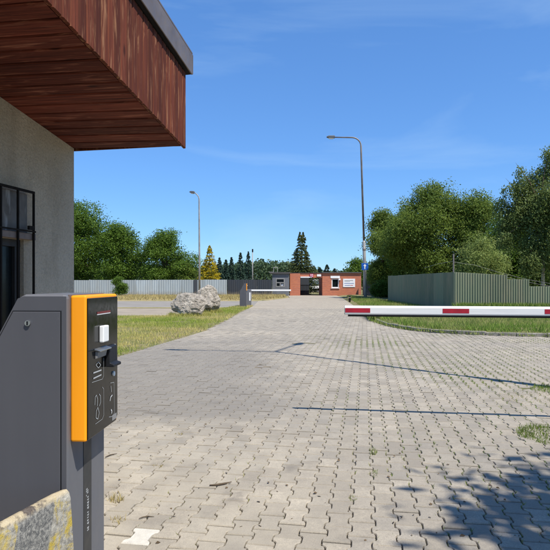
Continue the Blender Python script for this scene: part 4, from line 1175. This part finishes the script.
rb = random.Random(31); PB = []
for (px, py, rw) in ((188.5, 317.0, 0.78), (206.5, 313.5, 0.62)):
    c0 = gpt(px, py)
    for i in range(1500):
        a = rb.uniform(math.pi * 0.9, math.pi * 2.1); q = rw * (0.86 + abs(rb.gauss(0, 0.16)))
        PB.append((c0.x + math.cos(a) * q, c0.y + 0.3 + math.sin(a) * q * 0.8, 0.02, rb.random() * 0.8))
P = np.array(PB); k = len(P); hh = RNG.uniform(0.05, 0.22, k); th = RNG.uniform(0, 6.28, k); ph = RNG.uniform(0, 6.28, k)
v = np.zeros((k, 3, 3)); dw = np.stack([np.cos(th), np.sin(th), 0 * th], 1) * 0.009
v[:, 0] = P[:, :3] - dw; v[:, 1] = P[:, :3] + dw; v[:, 2] = P[:, :3] + np.stack([np.cos(ph) * hh * 0.5, np.sin(ph) * hh * 0.5, hh], 1)
tag(np_mesh('boulder_grass', v.reshape(-1, 3), 3, M['grass'], None, P[:, 3]), 'taller grass fringe around the foot of the boulders', 'grass', kind='stuff')

# ------------------------------------------------------------------ trees
def leaf_quads(C, N, size, asp=0.55, long_dir=None, rs=RNG):
    """rhombus leaves at C (k,3) with normals N; size (k,)"""
    k = len(C)
    r = rs.normal(size=(k, 3))
    if long_dir is not None: r = r * 0.35 + long_dir
    a = r - N * np.sum(r * N, 1, keepdims=True)
    a /= np.linalg.norm(a, axis=1, keepdims=True) + 1e-9
    b = np.cross(N, a)
    s = size[:, None]
    v = np.empty((k, 4, 3))
    v[:, 0] = C - a * s * 0.5; v[:, 1] = C + b * s * asp * 0.5; v[:, 2] = C + a * s * 0.5; v[:, 3] = C - b * s * asp * 0.5
    return v.reshape(-1, 3)
def unit(v): return v / (np.linalg.norm(v, axis=1, keepdims=True) + 1e-9)

def gen_lobes(rs, z0, z1, rx, ry, n, rmin=0.28, rmax=0.46, top=0.5):
    """random lobes filling an egg-shaped envelope"""
    out = []; zc = (z0 + z1) / 2; hz = (z1 - z0) / 2
    for i in range(n):
        t = (i + 0.5) / n * 2 - 1
        ww = math.sqrt(max(0.02, 1 - abs(t) ** 2.2)) * (1.0 if t < 0 else 1 - (1 - top) * t)
        a = rs.uniform(0, 2 * math.pi); q = rs.uniform(0.25, 0.72) * ww
        r = rs.uniform(rmin, rmax)
        cz = zc + t * hz * (1 - r * 0.75)
        out.append((math.cos(a) * q * rx, math.sin(a) * q * ry, cz, r * rx * 1.05, r * ry * 1.05, r * min(hz, rx) * rs.uniform(0.75, 1.05)))
    return out

def foliage(lobes, nclump, per, crad, lsize, rs, droop=0.0, fill=0.25, asp=0.55, zmin=0.2):
    lob = np.array(lobes); area = lob[:, 3] * lob[:, 5]
    idx = rs.choice(len(lob), nclump, p=area / area.sum())
    L = lob[idx]
    d = unit(rs.normal(size=(nclump, 3)))
    rr = np.where(rs.random(nclump) < fill, rs.random(nclump) ** 0.5 * 0.9, 0.86 + 0.26 * rs.random(nclump) ** 2)
    wob = 1 + 0.20 * np.sin(d[:, 0] * 4.1 + idx * 1.7) * np.sin(d[:, 1] * 3.7 + idx * 2.3) + 0.16 * np.sin(d[:, 2] * 6.3 + d[:, 0] * 5.1 + idx) + 0.10 * rs.normal(size=nclump)
    cc = L[:, :3] + d * L[:, 3:6] * (rr * wob)[:, None]
    cv = rs.random(nclump)
    C = np.repeat(cc, per, 0); D_ = np.repeat(d, per, 0)
    k = len(C)
    off = rs.normal(size=(k, 3)) * crad
    if droop:
        off[:, 2] = -np.abs(rs.normal(size=k)) * crad * droop; off[:, :2] *= 0.45
    else: off[:, 2] *= 0.7
    C = C + off
    nrm = unit(rs.normal(size=(k, 3)) * 0.75 + D_ * 0.5 + np.array([0, 0, 0.45]))
    s = lsize * (0.6 + 0.8 * rs.random(k))
    var = np.clip(np.repeat(cv, per) * 0.7 + rs.random(k) * 0.4 - 0.05, 0, 1)
    keep = C[:, 2] > zmin
    ld = np.tile(np.array([[0, 0, -1.0]]), (keep.sum(), 1)) if droop else None
    return leaf_quads(C[keep], nrm[keep], s[keep], asp, ld, rs), var[keep]

def tree(name, label, base, lobes, leaf, nclump, per, crad, lsize, seed, trunk=0.22, bark='bark', droop=0.0, group=None, cat='tree', fill=0.25, lean=0.0, asp=0.55):
    rs = np.random.default_rng(seed); r2 = random.Random(seed)
    t = thing(name, label, cat, (base[0], base[1], 0), 0, group)
    v, var = foliage(lobes, nclump, per, crad, lsize, rs, droop, fill, asp)
    np_mesh('crown', v, 4, M[leaf], t, var)
    zc = np.mean([l[2] for l in lobes]); ztop = max(l[2] for l in lobes)
    m = MB(); mt = MB()
    pts = [Vector((0, 0, -0.1)), Vector((0.06 * r2.gauss(0, 1) + lean * 0.3, 0.05, zc * 0.45)), Vector((lean * 0.7 + 0.15 * r2.gauss(0, 1), 0.1 * r2.gauss(0, 1), zc)), Vector((lean, 0, ztop * (0.86 if bark == 'bark' else 0.72)))]
    (mt if bark != 'bark' else m).tube(pts, [trunk, trunk * 0.8, trunk * 0.5, trunk * 0.15], 9)
    for l in lobes:
        s = pts[1].lerp(pts[2], r2.uniform(0.0, 0.9)) if l[2] < zc * 1.2 else pts[2].lerp(pts[3], r2.uniform(0.0, 0.5))
        e = Vector(l[:3]); mid = s.lerp(e, 0.5) + Vector((0, 0, 0.12 * (e - s).length))
        m.tube([s, mid, e, e + (e - mid) * 0.5], [trunk * 0.38, trunk * 0.26, trunk * 0.14, trunk * 0.04], 6)
    if bark != 'bark': mt.build('trunk', M[bark], t, smooth=True); m.build('branches', M['bark'], t, smooth=True)
    else: m.build('trunk', M[bark], t, smooth=True)
    return t

def conifer(name, label, base, h, R, leaf, seed, z0=0.3, power=0.9, n=900, per=9, lsize=0.22, twin=False, group=None, trunk=0.14):
    rs = np.random.default_rng(seed)
    t = thing(name, label, 'tree', (base[0], base[1], 0), 0, group)
    tt = np.where(rs.random(n) < 0.08, rs.uniform(0.85, 1.0, n), 1 - np.sqrt(rs.random(n)))                                # more clumps low down
    lay = np.floor(tt * h / 0.42) * 0.42 / h + rs.random(n) * 0.03
    tt = np.clip(0.22 * lay + 0.78 * tt, 0, 1)
    a = rs.uniform(0, 2 * np.pi, n)
    side = 1 + 0.16 * np.sin(a * 3 + tt * 9) + 0.12 * np.sin(a * 5 - tt * 23)
    rad = R * (1 - tt) ** power * side * (0.60 + 0.45 * rs.random(n))
    z = z0 + tt * (h - z0)
    cx = rad * np.cos(a); cy = rad * np.sin(a)
    if twin:
        top = tt > 0.86; cx = cx + np.where(top, np.where(rs.random(n) < 0.5, 1, -1) * 0.20, 0)
    out = np.stack([np.cos(a), np.sin(a), np.full(n, -0.25)], 1)
    C = np.repeat(np.stack([cx, cy, z], 1), per, 0); O = np.repeat(out, per, 0); k = len(C)
    C = C + O * (rs.random((k, 1)) - 0.75) * R * 0.30 * np.repeat((1 - tt), per)[:, None] + rs.normal(size=(k, 3)) * lsize * 0.36 * (0.35 + 0.65 * np.repeat((1 - tt), per)[:, None])
    nrm = unit(rs.normal(size=(k, 3)) * 0.6 + O * 0.4 + np.array([0, 0, 0.7]))
    sz = lsize * (0.6 + 0.8 * rs.random(k)); var = np.clip(np.repeat(rs.random(n), per) * 0.75 + rs.random(k) * 0.3, 0, 1)
    np_mesh('crown', leaf_quads(C, nrm, sz, 0.4, unit(O), rs), 4, M[leaf], t, var)
    MB().tube([(0, 0, -0.1), (0, 0, h * 0.5), (0, 0, h * 0.97)], [trunk, trunk * 0.6, 0.02], 8).build('trunk', M['bark'], t, smooth=True)
    return t

def broad(name, label, px, D, ytop, half_px, zlow, leaf, seed, nl=13, nclump=1500, per=22, crad=0.34, lsize=0.15, **kw):
    rs = random.Random(seed); rx = half_px / F * D * 1.24; nl = int(nl * 1.9); crad *= 0.78
    z1 = zat(ytop, D)
    lob = gen_lobes(rs, zlow, z1, rx, rx * kw.pop('dep', 0.9), nl, kw.pop('rmin', 0.20), kw.pop('rmax', 0.36), kw.pop('top', 0.55))
    return tree(name, label, (xat(px, D), D), lob, leaf, nclump, per, crad, lsize, seed, **kw)

GL = 'broadleaf trees behind the pale fence'
broad('broadleaf_tree', 'tall dark green tree beside the guardhouse corner, tallest behind the pale fence', 78, 68, 202, 38, 1.0, 'leaf_deep', 21, 16, 3200, 16, 0.40, 0.20, group=GL)
broad('broadleaf_tree', 'mid height green tree between the tallest left tree and the round one', 121, 66, 223, 25, 0.8, 'leaf_deep', 22, 13, 2300, 16, 0.38, 0.19, group=GL)
broad('broadleaf_tree', 'round dark green tree left of the slim street lamp', 167, 65, 231, 26, 1.0, 'leaf_deep', 33, 14, 2400, 16, 0.36, 0.18, group=GL, top=0.75)
broad('broadleaf_tree', 'tree mostly hidden behind the guardhouse wall', 28, 68, 198, 40, 1.0, 'leaf_deep', 24, 12, 900, 14, 0.5, 0.26, group=GL)
broad('low_bush', 'low olive bush behind the pale fence by the slim lamp', 187, 64, 263, 14, 0.4, 'leaf_olive', 25, 8, 420, 14, 0.25, 0.17, trunk=0.06, cat='bush')
broad('evergreen_bush', 'small dark bush standing in front of the pale fence', 119, 56, 276.5, 8.5, 0.1, 'leaf_deep', 26, 9, 520, 12, 0.14, 0.11, trunk=0.05, cat='bush', top=0.6)
GR_ = 'trees behind the green fence'
broad('broadleaf_tree', 'narrow green tree just right of the tall brown lamp', 385, 50, 206, 21, 0.6, 'leaf_olive', 31, 12, 2300, 18, 0.30, 0.15, group=GR_, top=0.5)
broad('broadleaf_tree', 'large spreading green tree in the middle above the green fence', 430, 43, 186, 41, 1.0, 'leaf_olive', 32, 19, 4600, 20, 0.30, 0.135, group=GR_, top=0.65)
broad('broadleaf_tree', 'rounded green tree between the large spreading tree and the birch', 474, 42, 193, 30, 1.0, 'leaf_olive', 37, 15, 3200, 20, 0.30, 0.135, group=GR_, top=0.7)
broad('broadleaf_tree', 'dark upright tree between the narrow one and the large spreading one', 408, 46, 205, 20, 0.6, 'leaf_deep', 34, 13, 1800, 16, 0.28, 0.14, group=GR_)
broad('broadleaf_tree', 'dark tree under the birch behind the stepped fence', 512, 34, 214, 27, 0.4, 'leaf_deep', 35, 14, 1800, 16, 0.30, 0.13, group=GR_)
broad('broadleaf_tree', 'dark tree at the right edge behind the stepped fence', 562, 33, 200, 34, 0.3, 'leaf_deep', 36, 14, 1900, 16, 0.30, 0.13, group=GR_)
# birch with hanging strands
D = 29.0
rs_ = random.Random(5)
blob = []
for (px, py, r) in ((522, 168, 0.30), (516, 184, 0.5), (530, 180, 0.65), (510, 200, 0.55), (526, 204, 0.8), (543, 172, 0.6), (549, 190, 0.9), (538, 216, 0.9), (514, 222, 0.7), (553, 150, 0.5), (556, 165, 0.7), (560, 210, 1.0), (530, 240, 0.7), (550, 236, 0.9), (506, 236, 0.45), (570, 180, 0.9), (552, 255, 0.9), (525, 258, 0.6), (540, 200, 0.9), (534, 192, 0.7), (520, 212, 0.7)):
    blob.append((xat(px, D) - xat(543, D), rs_.uniform(-0.9, 0.9), zat(py, D), r * 0.8, r * 0.9, r * 0.62))
tree('birch_tree', 'tall birch with hanging grey-green foliage at the right edge', (xat(543, D), D), blob, 'leaf_birch', 2600, 22, 0.22, 0.10, 6, 0.10, 'birch_bark', droop=2.6, fill=0.3, asp=0.6)
broad('willow_shrub', 'pale green shrub rising behind the fence corner', 481, 28.0, 238, 25, 0.5, 'leaf_willow', 41, 15, 1500, 16, 0.17, 0.10, trunk=0.06, cat='shrub', top=0.55, rmin=0.22, rmax=0.36, asp=0.4)
broad('green_bush', 'bright green bush filling the gap between lamp and green fence', 380, 50, 261, 13, 0.3, 'leaf_bush', 42, 12, 900, 14, 0.22, 0.13, trunk=0.06, cat='bush', top=0.8)
broad('green_bush', 'dark bush low beside the green fence end', 380.5, 47.8, 281, 9, 0.1, 'leaf_deep', 43, 9, 500, 14, 0.18, 0.12, trunk=0.05, cat='bush')
broad('broadleaf_tree', 'dark tree behind the brick gatehouse by the lamp', 357, 88, 258, 13, 0.5, 'leaf_deep', 44, 10, 500, 14, 0.4, 0.26, top=0.6)
# conifers
conifer('golden_conifer', 'yellow-tipped conifer right of the slim street lamp', (xat(209.5, 63), 63), zat(245.5, 63), 1.75, 'needle_gold', 51, 0.2, 0.85, 1200, 9, 0.17, group=None)
conifer('large_conifer', 'large dense conifer standing behind the brick gateway', (xat(301.5, 69), 69), zat(232.5, 69), 2.5, 'needle_big', 52, 0.2, 0.95, 2300, 10, 0.19, True)
GS = 'dark spruces behind the dark fence'
for i, (px, yt, hw, lab) in enumerate(((219.5, 257.5, 6, 'dark spruce directly right of the golden conifer'), (226.0, 259.5, 5.5, 'short dark spruce, second from the golden conifer'), (231.5, 257.0, 6, 'dark spruce, third from the golden conifer'),
                                       (240.5, 252.5, 6.5, 'tall dark spruce above the far ticket terminal'), (248.3, 252.0, 6.5, 'tall dark spruce just left of the thin pole'))):
    conifer('spruce_tree', lab, (xat(px, 84 + i), 84 + i), zat(yt, 84 + i), hw / F * 85 * 1.15, 'needle_far', 60 + i, 0.1, 0.8, 520, 8, 0.26, group=GS)
for i, (px, yt, hw, lab) in enumerate(((319.8, 267.5, 4.5, 'tiny distant conifer just right of the large conifer'), (327, 264.8, 6.5, 'distant rounded conifer above the gateway'), (334.5, 268.5, 5, 'tiny distant conifer above the gatehouse window'))):
    conifer('spruce_tree', lab, (xat(px, 104), 104), zat(yt, 104), hw / F * 104, 'needle_far', 70 + i, 0.1, 0.6, 300, 8, 0.32, group='distant conifers above the gateway')
# far wood closing the horizon
def wood_top(px):
    pts = [(-300, 262), (180, 264), (200, 266), (250, 262), (262, 259), (290, 261), (312, 268), (330, 272.5), (345, 272), (372, 262), (420, 258), (900, 256)]
    for (a, ya), (b, yb) in zip(pts[:-1], pts[1:]):
        if a <= px <= b: return ya + (yb - ya) * (px - a) / (b - a)
    return 262
rs = np.random.default_rng(80)
Q = []
for i in range(16000):
    px = rs.uniform(-200, 800); Dw = rs.uniform(118, 150)
    h = zat(wood_top(px), Dw) * (0.92 + 0.16 * mnoise.noise(Vector((px * 0.16, 0.3, 0))) + 0.06 * mnoise.noise(Vector((px * 0.6, 7.3, 0))))
    Q.append((xat(px, Dw), Dw, h * (rs.random() ** 0.6)))
Q = np.repeat(np.array(Q), 8, 0); k = len(Q)
C_ = Q + rs.normal(size=(k, 3)) * np.array([0.6, 0.6, 0.35])
Vv = np.clip(np.repeat(rs.random(k // 8), 8) * 0.7 + rs.random(k) * 0.3, 0, 1)
fw = np_mesh('far_wood', leaf_quads(C_, unit(rs.normal(size=(k, 3)) + np.array([0, -0.4, 0.5])), rs.uniform(0.35, 0.8, k), 0.7), 4, M['far_wood'], None, np.array(Vv))
tag(fw, 'distant line of woodland beyond the fences', 'woodland', kind='stuff')
# shade tree to the right of the viewer, casting the shadow in the lower right corner
rs_ = random.Random(11)
lob = gen_lobes(rs_, 3.4, 8.6, 3.0, 2.9, 18)
tree('shade_tree', 'leafy tree right of the viewer, shading the lower right paving', (6.9, -0.5), lob, 'leaf_mid', 3400, 22, 0.30, 0.19, 91, 0.2)

# ------------------------------------------------------------------ weeds, twigs, joints
def blades(n, r, h0, h1, wid, seed, spread=0.8):
    rs = np.random.default_rng(seed)
    a = rs.uniform(0, 2 * np.pi, n); q = r * np.sqrt(rs.random(n))
    B_ = np.stack([q * np.cos(a), q * np.sin(a), np.full(n, -0.006)], 1)
    h = rs.uniform(h0, h1, n); ph = rs.uniform(0, 2 * np.pi, n); ln = h * spread * rs.random(n)
    th = rs.uniform(0, 2 * np.pi, n); w = np.stack([np.cos(th), np.sin(th), 0 * th], 1) * wid / 2
    T = B_ + np.stack([np.cos(ph) * ln, np.sin(ph) * ln, h], 1)
    Mi = B_ + (T - B_) * 0.55 + np.array([0, 0, 1]) * (h * 0.10)[:, None]
    v = np.empty((n, 4, 3)); v[:, 0] = B_ - w; v[:, 1] = B_ + w; v[:, 2] = Mi + w * 0.8; v[:, 3] = T
    return v.reshape(-1, 3), rs.random(n)
def weed(label, px, py, r, h, n, mat, seed, stretch=1.0):
    p = gpt(px, py)
    v, var = blades(n, r, h * 0.4, h, 0.004 + min(r, 0.1) * 0.02, seed)
    v[:, 1] *= stretch
    o = np_mesh('weed', v, 4, M[mat], None, var)
    o.location = (p.x, p.y, 0.0); o.rotation_euler = (0, 0, -ANG)
    if r > 0.2: return tag(o, label, 'grass', kind='stuff')
    return tag(o, label, 'weed', 'weeds in the paving joints')
weed('green weed tuft in a joint just below the arm shadow', 373.5, 452, 0.035, 0.035, 70, 'grass_green', 1, 2.6)
weed('small green weed in a joint left of the lower right shadow', 353.5, 499, 0.03, 0.03, 40, 'grass_green', 2, 1.6)
weed('thin yellow weed line between the tuft and the lower edge', 375.5, 474, 0.02, 0.02, 36, 'grass_green', 3, 4.0)
weed('larger dry weed beside the terminal post', 116, 501, 0.055, 0.06, 70, 'straw', 4, 0.9)
weed('wispy dry weed near the white paver', 118, 522, 0.045, 0.05, 34, 'straw', 5, 0.9)
weed('dry weed scrap in the joint left of the twig', 158, 466, 0.05, 0.02, 46, 'straw', 6, 0.7)
weed('dry weed scrap in the joint above the others', 179, 434, 0.045, 0.02, 34, 'straw', 7, 0.7)
weed('bright green grass patch on the paving at the right edge', 552, 436, 0.30, 0.05, 1500, 'leaf_bush', 8, 1.2)
weed('green grass by the arm shadow at the right edge', 553, 389, 0.28, 0.05, 600, 'leaf_bush', 9, 1.0)
weed('dry grass scrap above the arm shadow near the right edge', 534, 398, 0.40, 0.014, 380, 'straw', 10, 1.4)
# fine growth in the joints, mostly on the right
P = []
rj = random.Random(17)
for p in cells:
    if p.y < 2.6 or p.y > 15: continue
    g = fbm(p.x, p.y, 0.7)
    want = max(0.0, min(1.0, (p.x - 0.2) / 1.8)) * (0.75 + 1.5 * g)
    if abs(p.x - 1.05) < 0.16 and p.y < 6: want = max(want, 0.35)
    if p.x < 0 and p.x > -1.9 and p.y < 4.5: want = max(want, 0.10 + 0.35 * g)
    cnt = int(max(0, want) * 14)
    for _ in range(cnt):
        s = rj.uniform(-0.1, 0.1)
        off = V * (0.07 * PS) + U * s + V * (0.0125 if abs(s) > 0.05 else -0.0125)
        P.append((p.x + off.x + rj.gauss(0, 0.004), p.y + off.y, 0.55 + 0.6 * fbm(p.x, p.y, 1.3) if p.x > 0 else 0.05))
P = np.array(P); k = len(P)
hh = RNG.uniform(0.006, 0.022, k); th = RNG.uniform(0, 6.28, k); ph = RNG.uniform(0, 6.28, k)
v = np.zeros((k, 3, 3)); b0 = np.stack([P[:, 0], P[:, 1], np.full(k, -0.012)], 1)
dw = np.stack([np.cos(th), np.sin(th), 0 * th], 1) * 0.0035
v[:, 0] = b0 - dw; v[:, 1] = b0 + dw; v[:, 2] = b0 + np.stack([np.cos(ph) * hh, np.sin(ph) * hh, hh + 0.012], 1)
jg = np_mesh('joint_growth', v.reshape(-1, 3), 3, M['grass_green'], None, np.clip(P[:, 2] + RNG.normal(0, 0.2, k), 0, 1))
tag(jg, 'moss and tiny grass growing in the paving joints', 'moss', kind='stuff')
# ragged growth over the kerb and at the fence foot
rk = random.Random(5)
KP2 = []
for p in polyline_pts(KERB_PTS, 0.05):
    for _ in range(14 if p.x < 5.4 or rk.random() < 0.35 else 3):
        KP2.append((p.x + rk.gauss(0.05, 0.09), p.y + rk.gauss(0.08, 0.10), 0.02, 0.55 + rk.gauss(0, 0.2)))
for i in range(9000):
    t = rk.random(); q = B.lerp(Dd + (Dd - Cc) * 2.0, t) + Vector((rk.uniform(-0.1, 0.1), -abs(rk.gauss(0.15, 0.35)), 0))
    KP2.append((q.x, q.y, 0.08, 0.75 + rk.gauss(0, 0.2)))
P = np.array(KP2); k = len(P); fence_foot = P[:, 1] > 20
hh = np.where(fence_foot, RNG.uniform(0.1, 0.5, k), RNG.uniform(0.03, 0.14, k)); th = RNG.uniform(0, 6.28, k); ph = RNG.uniform(0, 6.28, k)
wd = np.where(fence_foot, 0.035, 0.012)[:, None]
v = np.zeros((k, 3, 3)); dw = np.stack([np.cos(th), np.sin(th), 0 * th], 1) * wd
v[:, 0] = P[:, :3] - dw; v[:, 1] = P[:, :3] + dw; v[:, 2] = P[:, :3] + np.stack([np.cos(ph) * hh * 0.5, np.sin(ph) * hh * 0.5, hh], 1)
kg = np_mesh('tall_weeds', v.reshape(-1, 3), 3, M['grass_green'], None, np.clip(P[:, 3], 0, 1))
tag(kg, 'ragged weeds along the kerb and the foot of the green fence', 'weeds', kind='stuff')
def twig(label, pxs, r):
    pts = [gpt(a, b, 0.012) for a, b in pxs]
    o0 = pts[0].copy()
    m = MB().tube([p - o0 for p in pts], [r * 0.6] + [r] * (len(pts) - 2) + [r * 0.4], 6)
    o = m.build('twig', M['bark'], None, smooth=True); o.location = o0
    return tag(o, label, 'twig', 'twigs on the paving')
twig('dark twig lying on the paving right of the dry weeds', [(209.5, 485.2), (216, 485), (224, 483.6), (231.5, 481.8)], 0.007)
twig('thin curved twig just above the white paver', [(139, 518.5), (143, 517), (148, 516.2), (154, 516.6)], 0.0035)
twig('tiny twig beside the terminal near the dry weed', [(105.5, 457), (110, 455), (117, 453.5)], 0.005)
# scattered dry leaves and crumbs
rl_ = random.Random(23)
v, va = [], []
for i in range(150):
    px = rl_.uniform(110, 548); py = 330 + 215 * rl_.random() ** 0.8
    p = gpt(px, py, 0.004)
    if not inside(DRIVE, p.x, p.y): continue
    a = rl_.uniform(0, 6.28); s = rl_.uniform(0.006, 0.018); dx, dy = math.cos(a) * s, math.sin(a) * s
    z = 0.006; cz = rl_.uniform(0.002, 0.010)
    v += [(p.x - dx, p.y - dy, z), (p.x + dy * 0.5, p.y - dx * 0.5, z + cz), (p.x + dx, p.y + dy, z + 0.002), (p.x - dy * 0.5, p.y + dx * 0.5, z)]; va.append(rl_.random() * 0.6)
M['litter'] = leaf_mat('leaf_litter', (0.05, 0.035, 0.02), (0.22, 0.15, 0.08), 0.1)
tag(np_mesh('leaf_litter', np.array(v), 4, M['litter'], None, np.array(va)), 'scattered dry leaf crumbs on the paving', 'leaf litter', kind='stuff')
